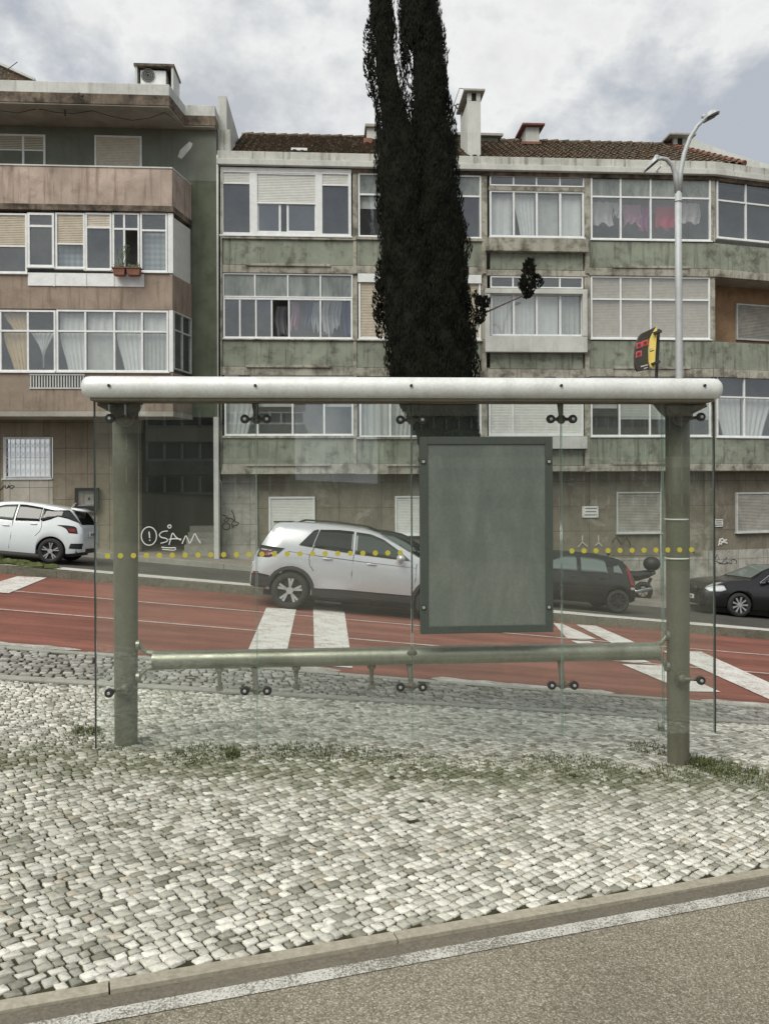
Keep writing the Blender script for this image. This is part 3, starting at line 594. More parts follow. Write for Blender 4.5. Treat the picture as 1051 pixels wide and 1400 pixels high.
# posts
def post(px_, wide_b, wide_t, gpx):
    mb = MB(); xb, xt = X(px_, 1020, .17), X(px_-1, 560, .17); zg = float(gz(xb, YS+.17)); 
    zs = [zg-.15, zg+.05, zg+.6, zg+1.2, zg+1.8, zb+ (zt-zb)*.97]; n = 24; vs = []
    for i, z in enumerate(zs):
        t = min(max((z-zg)/2.3, 0), 1); r = lerp(wide_b, wide_t, t)/2; cx = lerp(xb, xt, t)
        for k in range(n): a = 2*math.pi*k/n; vs.append((cx+r*math.cos(a), YS+.17+r*.8*math.sin(a), z))
    fs = [(i*n+k, i*n+(k+1) % n, (i+1)*n+(k+1) % n, (i+1)*n+k) for i in range(len(zs)-1) for k in range(n)]+[tuple(range((len(zs)-1)*n, len(zs)*n))]
    o = mb.add(vs, fs).build('post', 'shelter_post', SH, smooth=True)
    # cast head that carries the roof beam
    c = MB(); s_ = -1 if px_ < 500 else 1
    for a, b_, r0, r1 in (((xt, YS+.17, zs[-1]-.07), (xt, YS+.10, fz0-.0), .085, .075), ((xt, YS+.17, zs[-1]-.06), (xt, YS+.6, fz1-.04), .045, .03), ((xt+.02, YS+.12, zs[-1]-.02), (xt-.12, YS+.02, fz0-.004), .035, .03), ((xt-.02, YS+.12, zs[-1]-.02), (xt+.12, YS+.02, fz0-.004), .035, .03)):
        c.tube([a, tuple(lerp(p, q, .5) for p, q in zip(a, b_)), b_], [r0*.75, r0, r1], 12)
    c.build('post_head', 'shelter_cast', SH, smooth=True); return xb
PXL = post(172.5, .145, .165, 172); PXR = post(927, .147, .165, 928)
bd = MB()          # white plastic ties on the right post
for yy in (710.5, 764.5): z = Z(925, yy, .1); bd.tube([(PXR+.078*math.cos(a)-.004, YS+.17+.066*math.sin(a), z) for a in [math.pi*(.9+1.2*k/16) for k in range(17)]], .006, 6)
bd.build('cable_tie', 'shutter_white', SH)
# glass
edges = [(130, 350, 0), (350.8, 562, 1), (563.2, 767, 0), (768, 905, 0), (906.5, 975.5, 2)]
panes = []
for a, b_, kind in edges:
    mb = MB(); x0, x1 = X(a), X(b_); e = .0035
    mb.cur = 0; mb.box(x0+e, x1-e, YS, YS+.010, zb, zt)
    mb.cur = 1; mb.box(x0, x0+e-.0004, YS-.0005, YS+.0105, zb, zt); mb.box(x1-e+.0004, x1, YS-.0005, YS+.0105, zb, zt)
    mb.cur = 2
    if a == 130: mb.box(x0-.006, x0-.0005, YS-.004, YS+.016, zb, zt)
    if kind == 1: mb.box(x1+.0003, x1+.005, YS-.003, YS+.014, Z(562, 865), zt)
    if kind == 2: mb.box(x1+.0005, x1+.008, YS-.004, YS+.016, zb, zt)
    panes.append(mb.build('glass_panel', ['shelter_glass', 'glass_edge', 'black_plastic'], SH))
# yellow dots, one row at a constant height
x = X(147, 760); zd = Z(147, 760); 
rows = [MB() for _ in edges]; n_ = 0
while x < X(960):
    pxl = 147+(x-X(147, 760))/(X(955, 751)-X(147, 760))*(955-147)
    for (a, b_, k), mb in zip(edges, rows):
        if X(a)+.012 < x < X(b_)-.012 and not (571 < pxl < 765): mb.disc((x, YS-.0012, zd), (0, 1, 0), .0168, .002, 18)
    x += .0802
for mb, p in zip(rows, panes):
    if mb.v: mb.build('warning_dots', 'dot_yellow', p)
# scratched tag on the first pane
def stroke(mb, pts, sc, ox, oy, w=.0034, closed=False):
    q = [(X(ox+a/sc, oy+b_/sc), YS-.003, Z(ox+a/sc, oy+b_/sc)) for a, b_ in pts]
    if closed: q.append(q[0])
    sm = []
    for i in range(len(q)-1):
        p0, p1, p2, p3 = [Vector(q[max(0, min(len(q)-1, i+k))]) for k in (-1, 0, 1, 2)]
        for t in (0, .25, .5, .75): sm.append(.5*((2*p1)+(p2-p0)*t+(2*p0-5*p1+4*p2-p3)*t*t+(3*p1-p0-3*p2+p3)*t**3))
    sm.append(Vector(q[-1])); mb.tube(sm, w, 5, sq=.35, up=(0, 1, 0))
tg = MB(); sc_ = (3.284, 100, 500)
stroke(tg, [(341+34*math.cos(a), 765+41*math.sin(a)) for a in [i*2*math.pi/14 for i in range(14)]], *sc_, closed=True)
stroke(tg, [(341, 745), (343, 762), (344, 774)], *sc_, w=.0042); stroke(tg, [(344, 781), (345, 786)], *sc_, w=.0042)
for s_ in ([(425, 742), (402, 745), (388, 758), (395, 770), (418, 776), (424, 786), (410, 793), (393, 797)], [(433+7*math.cos(a), 722+7*math.sin(a)) for a in [i*2*math.pi/8 for i in range(9)]], [(431, 804), (438, 780), (447, 752), (462, 770), (484, 784)], [(430, 780), (455, 777), (486, 779)], [(490, 800), (498, 780), (507, 764), (516, 782), (524, 797), (536, 775), (547, 755), (558, 775), (572, 797)], [(397, 815), (428, 818), (460, 817)], [(460, 818), (454, 828), (400, 824)]): stroke(tg, s_, *sc_)
tg.build('graffiti', 'chalk_white', panes[0])
# rail, brackets and clamps
zr = Z(556, 896.5, .17); xr0, xr1 = X(212, 900, .17), X(896, 890, .17)
rl = MB().tube([(xr0, YS+.17, zr)]+[(lerp(xr0, xr1, k/6), YS+.17, zr) for k in range(1, 6)]+[(xr1, YS+.17, zr)], .060, 28)
rail = rl.build('leaning_rail', 'shelter_rail', SH, smooth=True); rail.modifiers.new('e', 'EDGE_SPLIT')
cl = MB().ring((X(562, 893, .17), YS+.17, zr), (1, 0, 0), .060, .006, 28, 6); cl.ellip((X(562, 893, .17), YS+.115, zr+.03), (.035, .014, .02), 10, 6); cl.build('joint_clip', 'shelter_cast', rail)
for s_, xe, xp in ((-1, xr0, X(188.5, 900, .17)), (1, xr1, X(912, 900, .17))):
    b_ = MB()
    for up_ in (1, -1):
        b_.tube([(xe-s_*.01, YS+.17, zr+up_*.038), (lerp(xe, xp, .5), YS+.17, zr+up_*.055), (xp+s_*.0, YS+.17, zr+up_*.105)], [.024, .015, .015], 12)
        b_.disc((xp-s_*.004, YS+.17, zr+up_*.105), (1, 0, 0), .036, .022, 18)
    b_.disc((xe, YS+.17, zr), (1, 0, 0), .062, .02, 28)
    b_.build('rail_bracket', 'shelter_rail', SH, smooth=False)
for px_, py_ in ((300, 943), (405, 940), (508, 941)):     # stubs left where the seats were
    xx = X(px_, py_, .17); z1 = Z(px_, py_, .17); m_ = MB()
    m_.tube([(xx, YS+.17, zr-.055), (xx, YS+.17, zr-.08)], [.03, .026], 12); m_.tube([(xx, YS+.17, zr-.07), (xx, YS+.17, z1+.02)], [.016, .010], 10); m_.disc((xx, YS+.17, z1+.008), (0, 0, 1), .024, .026, 12)
    m_.build('seat_bracket', 'shelter_cast' if px_ != 300 else 'shelter_rail', SH)
def clamp(discs, hub, stem=None, mat='shelter_cast', plate=None):
    c = MB(); hx, hz = X(*hub, .05), Z(*hub, .05)
    for d in discs: c.tube([(hx, YS+.055, hz), (lerp(hx, X(*d, .03), .5), YS+.05, hz), (X(*d, .02), YS+.032, Z(*d, .02)), (X(*d), YS+.012, Z(*d))], [.020, .011, .012, .022], 10)
    c.ellip((hx, YS+.058, hz), (.030, .022, .032), 14, 8)
    if stem: c.tube([(hx, YS+.06, hz), stem], [.014, .022], 12)
    o = c.build('glass_clamp', mat, SH, smooth=True)
    for d in discs:
        k = MB(); k.cur = 0; k.disc((X(*d), YS-.011, Z(*d)), (0, 1, 0), .0285, .019, 24); k.cur = 1; k.disc((X(*d), YS-.0225, Z(*d)), (0, 1, 0), .0105, .011, 16); k.build('clamp_disc', ['black_plastic', 'rivet_metal'], o, bevel=.003)
    if plate:
        k = MB(); k.disc((X(*plate, .1), YS+.092, Z(*plate, .1)), (0, 1, 0), .052, .022, 24)
        for a in range(3): k.disc((X(*plate, .1)+.026*math.cos(a*2.09+.5), YS+.078, Z(*plate, .1)+.026*math.sin(a*2.09+.5)), (0, 1, 0), .010, .01, 8)
        k.build('clamp_plate', 'shelter_post', o)
for xx, y2 in ((350.5, 573), (562.5, 574), (767.5, 573)): clamp([(xx-15.5, y2), (xx+14.5, y2)], (xx, y2), (X(xx-2, y2, .06), YS+.06, fz0), 'shelter_cast')
clamp([(151, 572)], (172, 573), plate=(172, 573)); clamp([(957, 570)], (930, 572), plate=(930, 572))
for xx, y2 in ((350.5, 944), (562.5, 939), (769, 936.5)): clamp([(xx-15.5, y2), (xx+15, y2)], (xx, y2), (X(xx-3, y2, .17), YS+.17, zr-.05), 'shelter_cast')
clamp([(150, 947)], (170, 943), plate=(170, 943), mat='shelter_post'); clamp([(957, 930)], (933, 929), plate=(932, 928), mat='shelter_post')
# poster case
a0, a1, z0_, z1_ = PS.rect(574.5, 597, 755.5, 865.5, -.05); fwid = .048
pc_ = MB(); pc_.box(a0, a0+fwid, YS-.055, YS-.002, z0_, z1_); pc_.box(a1-fwid, a1, YS-.055, YS-.002, z0_, z1_); pc_.box(a0+fwid, a1-fwid, YS-.055, YS-.002, z0_, z0_+fwid); pc_.box(a0+fwid, a1-fwid, YS-.055, YS-.002, z1_-fwid, z1_)
pco = pc_.build('poster_case', 'poster_frame', SH, bevel=.002)
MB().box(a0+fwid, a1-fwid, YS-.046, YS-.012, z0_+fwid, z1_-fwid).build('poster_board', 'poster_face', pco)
for q in ((578.5, 631), (750, 631), (579, 830.5), (750, 830)):
    r_ = MB(); r_.cur = 0; r_.disc((X(*q, -.055), YS-.0575, Z(*q, -.055)), (0, 1, 0), .016, .006, 16); r_.cur = 1; r_.disc((X(*q, -.055), YS-.062, Z(*q, -.055)), (0, 1, 0), .010, .006, 12); r_.build('rivet', ['black_plastic', 'rivet_metal'], pco)
# stop flag on the roof
YF = 6.02; sp_ = P(897.5, 512, YF)
SG = thing('bus_stop_sign', (sp_.x, sp_.y, fz1), 'small dark and yellow bus stop flag with red route squares, standing on the shelter roof', 'bus stop sign')
SG.location.z = fz1+.10
p1 = P(896.5, 513, YF); p2 = P(900, 450, YF); MB().tube([(p1.x, YF, fz1+.10), (p2.x, YF, p2.z)], .013, 10).build('pole', 'black_plastic', SG)
spx = P(886.5, 480, YF); DK = Plane(spx.x, spx.y, R(33)); YL = Plane(spx.x, spx.y, R(-40))
c7 = lambda pts: [(860+a/15.55, 430+b_/15.55) for a, b_ in pts]
def flat(pl, pts, th, name, mat, off=0, parent=SG):
    q = [tuple(pl.hit(a, b_, off)) for a, b_ in pts]; return MB().prism(q, tuple(pl.n*th)).build(name, mat, parent)
dk = flat(DK, c7([(575, 255), (400, 340), (270, 400), (215, 460), (175, 560), (135, 700), (118, 850), (120, 1050), (140, 1140), (185, 1210), (260, 1200), (430, 1150), (405, 1000), (395, 750), (430, 520), (500, 370)]), .012, 'dark_panel', 'sign_dark')
yl = flat(YL, c7([(575, 255), (500, 370), (432, 520), (400, 750), (410, 1000), (440, 1090), (480, 1130), (530, 1145), (560, 700), (585, 330)]), .012, 'yellow_panel', 'sign_yellow')
def redbox(q):
    r_ = flat(DK, c7(q), .003, 'route_square', 'sign_pink', -.004, dk); cx, cy = sum(a for a, b_ in q)/4, sum(b_ for a, b_ in q)/4
    flat(DK, c7([(cx+(a-cx)*.8, cy+(b_-cy)*.8) for a, b_ in q]), .002, 'route_square', 'sign_red', -.0065, dk); flat(DK, c7([(cx+(a-cx)*.38, cy+(b_-cy)*.38) for a, b_ in q]), .0015, 'route_square', 'sign_dark', -.0085, dk)
for q in ([(160, 605), (270, 575), (268, 690), (158, 728)], [(282, 562), (405, 527), (400, 640), (280, 676)], [(152, 790), (265, 760), (262, 880), (142, 915)]): redbox(q)
for q in ([(245, 1090), (400, 1050), (400, 1078), (248, 1120)], [(308, 1135), (395, 1108), (395, 1130), (312, 1160)]): flat(DK, c7(q), .002, 'lettering', 'chalk_white', -.003, dk)
flat(YL, c7([(425, 700), (485, 680), (485, 710), (440, 740), (430, 770)]), .002, 'lettering', 'chalk_white', -.003, yl); flat(YL, c7([(440, 770), (530, 745), (530, 756), (445, 785)]), .002, 'lettering', 'ink', -.003, yl)
for q in ([(495, 375), (670, 315), (675, 365), (510, 420)], [(455, 1035), (635, 965), (640, 1010), (465, 1075)]): flat(YL, c7(q), .03, 'bracket', 'black_plastic', -.03)
# ================================================================ BUILDINGS
def slats(mb, F_, a0, a1, z0, z1, d, h=.047):
    n = max(2, int(round((z1-z0)/h))); hh = (z1-z0)/n; vs = []
    for i in range(n):
        za = z0+i*hh
        for dd, zz in ((d, za), (d-.014, za+hh*.25), (d-.014, za+hh*.8), (d, za+hh*.999)): vs += [F_.w(a0, dd, zz), F_.w(a1, dd, zz)]
    mb.add(vs, [(2*i, 2*i+1, 2*i+3, 2*i+2) for i in range(4*n-1)]); mb.fbox(F_, a0, a1, d+.001, d+.012, z0, z1)
def drape(mb, F_, a0, a1, z0, z1, d, waves=9, amp=.03, gather=0.0, side=0, foot=0.0):
    n = max(8, waves*4); vs = []; m_ = 6
    for j in range(m_+1):
        t = j/m_; g_ = gather*math.sin(min(t*1.3, 1)*math.pi/2)
        for i in range(n+1):
            u = i/n; x = lerp(a0, a1, u)
            if side < 0: x = lerp(a0, a1, u*(1-g_*.7*t))
            if side > 0: x = lerp(a1, a0, (1-u)*(1-g_*.7*t))
            if side == 0 and g_: x = lerp((a0+a1)/2, x, 1-g_)
            vs.append(F_.w(x, d+amp*math.sin(u*waves*2*math.pi+.7*math.sin(3*u+a0))*(.6+.4*t), lerp(z1, z0, t)+foot*math.sin(u*5+a0)*t))
    mb.add(vs, [(j*(n+1)+i, (j+1)*(n+1)+i, (j+1)*(n+1)+i+1, j*(n+1)+i+1) for j in range(m_) for i in range(n)])
def window(B, F_, x0, y0, x1, y1, cols=(), tr=None, top='', bot='', d=.06, fw=.045, mat='white_frame', sh='shutter_white', trw=None, mw=None, glass='window_glass', sill=True, label=None):
    a0, a1, z0, z1 = F_.rect(x0, y0, x1, y1, d); ym = (y0+y1)/2; fr = MB(); D0, D1 = d-.03, d+.05; mw = mw or fw
    cx = [a0]+[F_.sz(c_, ym, d)[0] for c_ in cols]+[a1]
    fr.fbox(F_, a0, a0+fw, D0, D1, z0, z1); fr.fbox(F_, a1-fw, a1, D0, D1, z0, z1); fr.fbox(F_, a0+fw, a1-fw, D0, D1-.001, z0, z0+fw); fr.fbox(F_, a0+fw, a1-fw, D0, D1-.001, z1-fw, z1)
    zt_ = F_.sz((x0+x1)/2, tr, d)[1] if tr else None
    tw = trw or fw
    if tr: fr.fbox(F_, a0+fw, a1-fw, D0+.004, D1-.004, zt_-tw/2, zt_+tw/2)
    for c_ in cx[1:-1]: fr.fbox(F_, c_-mw/2, c_+mw/2, D0+.008, D1-.008, z0+fw, z1-fw)
    rows_ = [(bot, z0+fw, (zt_-tw/2) if tr else z1-fw)] + ([(top, zt_+tw/2, z1-fw)] if tr else [])
    W_ = None; parts = {}
    def mbx(k): return parts.setdefault(k, MB())
    for codes, za, zb_ in rows_:
        codes = codes.split() if (' ' in codes or '.' in codes) else list(codes)
        for i in range(len(cx)-1):
            c_ = codes[i] if i < len(codes) else 'g'; l, r_ = cx[i]+(fw if i == 0 else mw/2), cx[i+1]-(fw if i == len(cx)-2 else mw/2); zz = za
            if c_ == 'o': continue
            if c_[0] == 'w': mbx(('panel', mat)).fbox(F_, l, r_, d+.01, d+.03, za, zb_); continue
            if c_[0] == 's':      # roller shutter in front, down by the given share
                k = float(c_[1:]) if len(c_) > 1 else 1.0; zs = lerp(zb_, za, k); slats(mbx(('shutter%d' % i, sh)), F_, l, r_, zs, zb_, d+.012)
                if k >= .99: continue
                fr.fbox(F_, l, r_, D0+.01, D1-.01, zs-.02, zs+.015)
                mbx(('pane', glass)).add([F_.w(l, d+.03, za), F_.w(r_, d+.03, za), F_.w(r_, d+.03, zs), F_.w(l, d+.03, zs)], [(0, 1, 2, 3)]); continue
            gm_ = 'frosted_glass' if c_ == 'f' else glass
            mbx(('pane', gm_)).add([F_.w(l, d+.012, za), F_.w(r_, d+.012, za), F_.w(r_, d+.012, zb_), F_.w(l, d+.012, zb_)], [(0, 1, 2, 3)])
            if c_[0] == 'S':
                k = float(c_[1:]) if len(c_) > 1 else 1.0; slats(mbx(('shutter%d' % i, sh)), F_, l, r_, lerp(zb_, za, k), zb_, d+.07)
            if c_ == 'c': drape(mbx(('curtain%d' % i, random.choice(['curtain_white', 'curtain_white', 'curtain_grey']))), F_, l, r_, za, zb_, d+.14, random.randint(2, 6), random.uniform(.008, .03))
            if c_ == 'cl': drape(mbx(('curtain%d' % i, 'curtain_white')), F_, l, r_, za, zb_, d+.14, 5, .022, .45, -1)
            if c_ == 'cr': drape(mbx(('curtain%d' % i, 'curtain_white')), F_, l, r_, za, zb_, d+.14, 5, .022, .45, 1)
            if c_ == 'ct': drape(mbx(('curtain%d' % i, 'curtain_white')), F_, l, r_, lerp(za, zb_, .08), zb_, d+.14, 5, .022, .95, 0)
            if c_ == 'y': drape(mbx(('curtain_yellow', 'curtain_yellow')), F_, l, r_, za, zb_, d+.14, 5, .022, .6, 1)
            if c_ == 'L': drape(mbx(('curtain', 'lace')), F_, l, r_, za, zb_, d+.16, 3, .008)
            if c_ == 'h':      # half height blind
                mbx(('curtain%d' % i, 'curtain_white')).fbox(F_, l, r_, d+.12, d+.13, lerp(za, zb_, .7), zb_)
    if sill: fr.fbox(F_, a0-.03, a1+.03, D0-.05, D1, z0-.035, z0-.001)
    W_ = fr.build('window', mat, B)
    if label: W_['label'] = label
    for (k, mt), mb in parts.items(): mb.build('curtain' if k.startswith('curtain') else 'shutter' if k.startswith('shutter') else k, mt, W_)
    return W_
zdeep = -4.5
# ---------------------------------------------------------------- green apartment building (right)
R_ = Plane(0, 23.1); bend = R_.hit(975, 400); E_ = Plane(bend.x, bend.y, R(12.5))
sx = lambda px, py=400, d=0: R_.sz(px, py, d)[0]
rz = lambda px, py, d=0: R_.sz(px, py, d)[1]
gc = R_.hit(640, 700)
GB = thing('apartment_building', (gc.x, 24, float(gz(gc.x, 24))), 'four storey apartment building with stained green parapets and a mossy tiled roof', 'building')
aL, aR = sx(300), sx(975); eE = 4.6
floors = [(642, 598), (505, 465), (370, 327)]      # approx bottom/top pixel rows of the parapet bands at x=640
# back wall of the balconies and the party walls
bw = MB(); bw.fbox(R_, aL+.02, aR, 1.15, 1.35, zdeep, rz(640, 228)); bw.fbox(E_, 0, eE+3, 1.15, 1.35, zdeep, rz(640, 228)); bw.build('back_wall', 'room', GB)
sb = MB()
for y_ in (645, 508, 373, 228):
    z_ = rz(640, y_); sb.fbox(R_, aL+.02, aR, .10, 1.149, z_-.02, z_+.14); sb.fbox(E_, .0, eE+3, .10, 1.149, z_-.021, z_+.139)
sb.build('floor_slab', 'soffit', GB)
pw = MB()
for px_ in (487, 662, 803):
    a = sx(px_); pw.fbox(R_, a-.06, a+.06, .14, 1.148, rz(640, 645), rz(640, 228))
pw.build('partition_wall', 'room', GB)
# body behind (roof bearer)
bo = MB(); bo.fbox(R_, aL+.02, aR+.4, 1.36, 9.5, zdeep, rz(640, 232)); bo.fbox(E_, .3, eE+3, 1.36, 7, zdeep, rz(640, 232)); bo.build('body', 'white_parapet', GB)
# ground floor wall
def wall_face(F_, x0, x1, y0, z1, d, mat, B, name='wall', z0=zdeep, th=.12, d2=None):
    a0, a1 = F_.sz(x0, y0, d)[0], F_.sz(x1, y0, d)[0]; return MB().fbox(F_, a0, a1, d, (d+th) if d2 is None else d2, z0, z1).build(name, mat, B)
zg = rz(640, 646)
zmid = rz(900, 762, .5)
wall_face(R_, 352, 975, 700, zg, .5, 'stone_brown', GB, 'ground_floor_wall', z0=zmid)
wall_face(R_, 300, 352, 700, zg, .44, 'stone_whitewash', GB, 'ground_floor_wall', th=.3)
wall_face(R_, 352.2, 975, 700, zmid-.001, .485, 'stone_whitewash', GB, 'plinth', th=.135)
MB().fbox(E_, 0, eE+3, .42, .6, zmid+.2, zg).build('ground_floor_wall', 'stone_brown', GB); MB().fbox(E_, 0, eE+3, .405, .6, zdeep, zmid+.199).build('plinth', 'stone_whitewash', GB)
# parapets, ledges, pillars
def par(F_, x0, x1, yt, yb, mat='green_render', d=0, d2=.12, name='parapet'):
    return MB().pbox(F_, x0, yt, x1, yb, d, d2).build(name, mat, GB, bevel=.008)
def ledge(F_, x0, x1, yt, yb, d=-.03, mat='dirty_render', d2=.16): return MB().pbox(F_, x0, yt, x1, yb, d, d2).build('ledge', mat, GB, bevel=.01)
for x0, x1 in ((302, 487), (487.3, 660)):
    dy = 0 if x0 < 400 else 1.5
    for yt, yb in ((327+dy, 362+dy), (465+dy, 501+dy), (599+dy, 634)): par(R_, x0, x1, yt, yb)
    for yt, yb in ((362.3+dy, 373+dy), (501.3+dy, 513+dy), (634.3, 648)): ledge(R_, x0, x1, yt, yb)
    for yt, yb in ((322.5+dy, 326.7+dy), (463+dy, 464.8+dy), (595.5+dy, 598.8+dy)): ledge(R_, x0, x1, yt, yb, -.06)
for x0, x1 in ((336, 452), (530, 640), ):
    for yy in (360, 499, 634): MB().pbox(R_, x0, yy, x1, yy+3.2, -.075, -.0).build('drip_moulding', 'dirty_render', GB, bevel=.006)
for x0, x1 in ((838, 943),):
    for yy in (363, 501, 632): MB().pbox(R_, x0, yy, x1, yy+3.2, -.06, 0).build('drip_moulding', 'dirty_render', GB, bevel=.006)
# column C with projecting boxes
MB().pbox(R_, 664, 325.5, 804, 343, -.14, .12).build('balcony_box', 'dirty_render', GB, bevel=.01)
par(R_, 670, 797, 344.3, 368.5, d=.05); ledge(R_, 664, 804, 369, 377, 0)
par(R_, 670, 797, 483, 504.3, d=.05); ledge(R_, 664, 804, 504.8, 516, 0)
bx = MB(); bx.pbox(R_, 664, 459.5, 803, 481, -.16, .12); bx.pbox(R_, 664, 394.5, 803, 401, -.16, .12, vis=-.16); bx.pbox(R_, 664, 401.2, 670, 459.3, -.16, .12); bx.pbox(R_, 796.5, 401.2, 803, 459.3, -.16, .12); bx.build('balcony_box', 'white_concrete', GB, bevel=.01)
MB().pbox(R_, 664, 596.5, 803, 613.5, -.16, .12).build('balcony_box', 'white_concrete', GB, bevel=.01)
par(R_, 670, 797, 615, 636.5, d=.05); ledge(R_, 664, 804, 637, 644.5, 0)
MB().pbox(R_, 668, 255, 799, 260.5, .0, .14).build('window_beam', 'dirty_render', GB); MB().pbox(R_, 668, 394, 799, 394.4, .02, .14).build('window_beam', 'dirty_render', GB)
# column D and E parapets
for yt, yb in ((330.5, 366), (466, 503.5), (598.5, 634)): par(R_, 806, 975, yt, yb)
for yt, yb in ((366.3, 377), (503.8, 515), (634.3, 644)): ledge(R_, 806, 975, yt, yb)
for y0_, y1_ in ((330.5, 366), (466, 503.5), (598.5, 634)):
    za, zb_ = rz(890, y1_), rz(890, y0_); MB().fbox(E_, .0, eE+3, .0, .12, za, zb_).build('parapet', 'green_render', GB, bevel=.008)
for y0_, y1_ in ((366.3, 377), (503.8, 515), (634.3, 644)):
    za, zb_ = rz(890, y1_), rz(890, y0_); MB().fbox(E_, .0, eE+3, -.03, .16, za, zb_).build('ledge', 'dirty_render', GB, bevel=.01)
for px0, px1, mt in ((482, 488.5, 'dirty_render'), (658, 666, 'dirty_render'), (799, 807, 'dirty_render')):
    for ya, yb in ((229, 326), (374, 463.5), (516, 596)): MB().pbox(R_, px0, ya, px1, yb, .02, .16).build('pillar', mt, GB, bevel=.008)
    for ya, yb in ((326.3, 373.6), (464, 515.6), (596.4, 645)): MB().pbox(R_, px0+1, ya, px1-1, yb, -.034, .10).build('pillar', mt, GB, bevel=.008)
for ya, yb in ((234, 330), (377.5, 466), (516, 598)): MB().pbox(R_, 971, ya, 977.5, yb, .02, .16).build('pillar', 'dirty_render', GB, bevel=.008)
# cornice bands
zc0, zc1, zc2 = rz(640, 229), rz(640, 237.5), rz(640, 214.5)
cz_b = MB(); 
for F_, a, b_ in ((R_, aL-.05, aR+.02), (E_, -.02, eE+3)):
    q = MB().fbox(F_, a, b_, -.10 - (0.003 if F_ is E_ else 0), .5, zc0+.07, zc2 - (0.003 if F_ is E_ else 0)); q.build('cornice', 'streaky_cornice', GB, bevel=.012)
    MB().fbox(F_, a, b_, -.16 - (0.003 if F_ is E_ else 0), .5, zc0-.10, zc0+.069).build('cornice', 'white_concrete', GB, bevel=.01)
    MB().fbox(F_, a+.02, b_, -.02, .3, zc0-.22, zc0-.101).build('cornice', 'dirty_edge', GB)
# windows ----------------------------------------------------- column A
window(GB, R_, 301.5, 233, 480, 322.5, (346, 436), None, '', 's.18 o s.18', d=.0, fw=.085, mw=.2)
window(GB, R_, 349.5, 236.5, 433.5, 319, (), None, '', 's.5', d=.01, fw=.05, sill=False)
window(GB, R_, 351, 277, 384, 318.5, (), None, '', 'g', d=.06, fw=.06, sill=False); window(GB, R_, 392, 277, 433, 318.5, (), None, '', 'g', d=.06, fw=.06, sill=False)
MB().pbox(R_, 301.5, 229.5, 480, 233.2, -.04, .1).build('lintel', 'white_frame', GB)
window(GB, R_, 304.5, 374, 482, 407, (348.6, 393.5, 438), None, '', 'f f f f', d=.03, fw=.04, sill=False)
window(GB, R_, 305, 407.5, 482, 463, (328, 350, 371.5, 395, 438), None, '', 'g g g o g g', d=.03, fw=.055, mw=.045)
window(GB, R_, 307, 513, 483, 595.5, (352, 400, 443), 538, 'g g g g', 'cl h g h', d=.03, fw=.055)
# column B (partly behind the cypress)
window(GB, R_, 489.5, 238, 657.5, 325, (521, 560, 610), 267, 'f f f f', 'h g g g', d=.04, fw=.05)
window(GB, R_, 490, 376, 657, 464, (530, 570, 612), None, '', 's s s s', d=.04, fw=.06, sh='shutter_cream')
MB().pbox(R_, 489, 374.5, 658, 386, -.03, .1).build('shutter_box', 'white_frame', GB)
window(GB, R_, 491, 513, 658, 598, (533, 575, 620), None, '', 'c cl g g', d=.04, fw=.06)
# column C
window(GB, R_, 669, 240.5, 798, 254.8, (701.7, 733, 765), None, '', 'gggg', d=.05, fw=.04, sill=False)
window(GB, R_, 669, 261, 798, 324.5, (702, 733.5, 765.5), None, '', 'c cr c c', d=.05, fw=.055, mw=.06)
window(GB, R_, 670, 378, 796.5, 394, (701, 733, 765), None, '', 'gggg', d=.05, fw=.04, sill=False)
window(GB, R_, 670.5, 401.2, 796.3, 459.4, (702, 733.5, 765.5), None, '', 'c c c c', d=.0, fw=.055, mw=.06, sill=False)
window(GB, R_, 668, 516.5, 797, 596, (701, 764), 533, 'g g g', 's s s', d=.0, fw=.055, sill=False)
# column D
window(GB, R_, 807, 241.5, 971, 328.5, (848, 889, 930), 270, 'f f f f', 'g g g g', d=.04, fw=.05)
window(GB, R_, 807, 378, 970, 463.5, (848, 889, 930), 409.5, 'S S S S', 'S S S S', d=.04, fw=.05, sh='shutter_grey')
window(GB, R_, 807, 516, 971, 596.5, (846.5, 888, 930), 541, 'g g g g', 'h S.6 S.6 S.6', d=.04, fw=.05)
# column E on the bend
window(GB, E_, 979, 246, 1100, 331, (1019, 1060), 280, 'g g g', 'g g g', d=.04, fw=.05)
window(GB, E_, 979, 514, 1100, 598, (1017, 1058), 544, 'g g g', 'cr cl g', d=.04, fw=.05)
MB().fbox(E_, .05, eE, .9, 1.14, rz(890, 466), rz(890, 377)).build('balcony_wall', 'ochre_wall', GB)
window(GB, E_, 1006, 417, 1075, 466, (), None, '', 's', d=.86, fw=.05, mat='grey_frame', sh='shutter_old', sill=False)
MB().fbox(E_, eE-.0, eE+3, .5, .89, rz(890, 466), rz(890, 377)).build('balcony_wall', 'brown_wall', GB)
# ground floor shutters
window(GB, R_, 367.5, 679, 430.5, 745, (), None, '', 's', d=.46, fw=.06, mat='white_frame'); window(GB, R_, 540, 678, 603, 731, (), None, '', 's', d=.46, fw=.05, mat='white_frame')
window(GB, R_, 842.5, 672.5, 903.5, 728.5, (), None, '', 's', d=.47, fw=.045, mat='grey_frame', sh='shutter_old'); window(GB, E_, 1006, 673, 1072, 727, (), None, '', 's', d=.38, fw=.05, mat='grey_frame', sh='shutter_old')
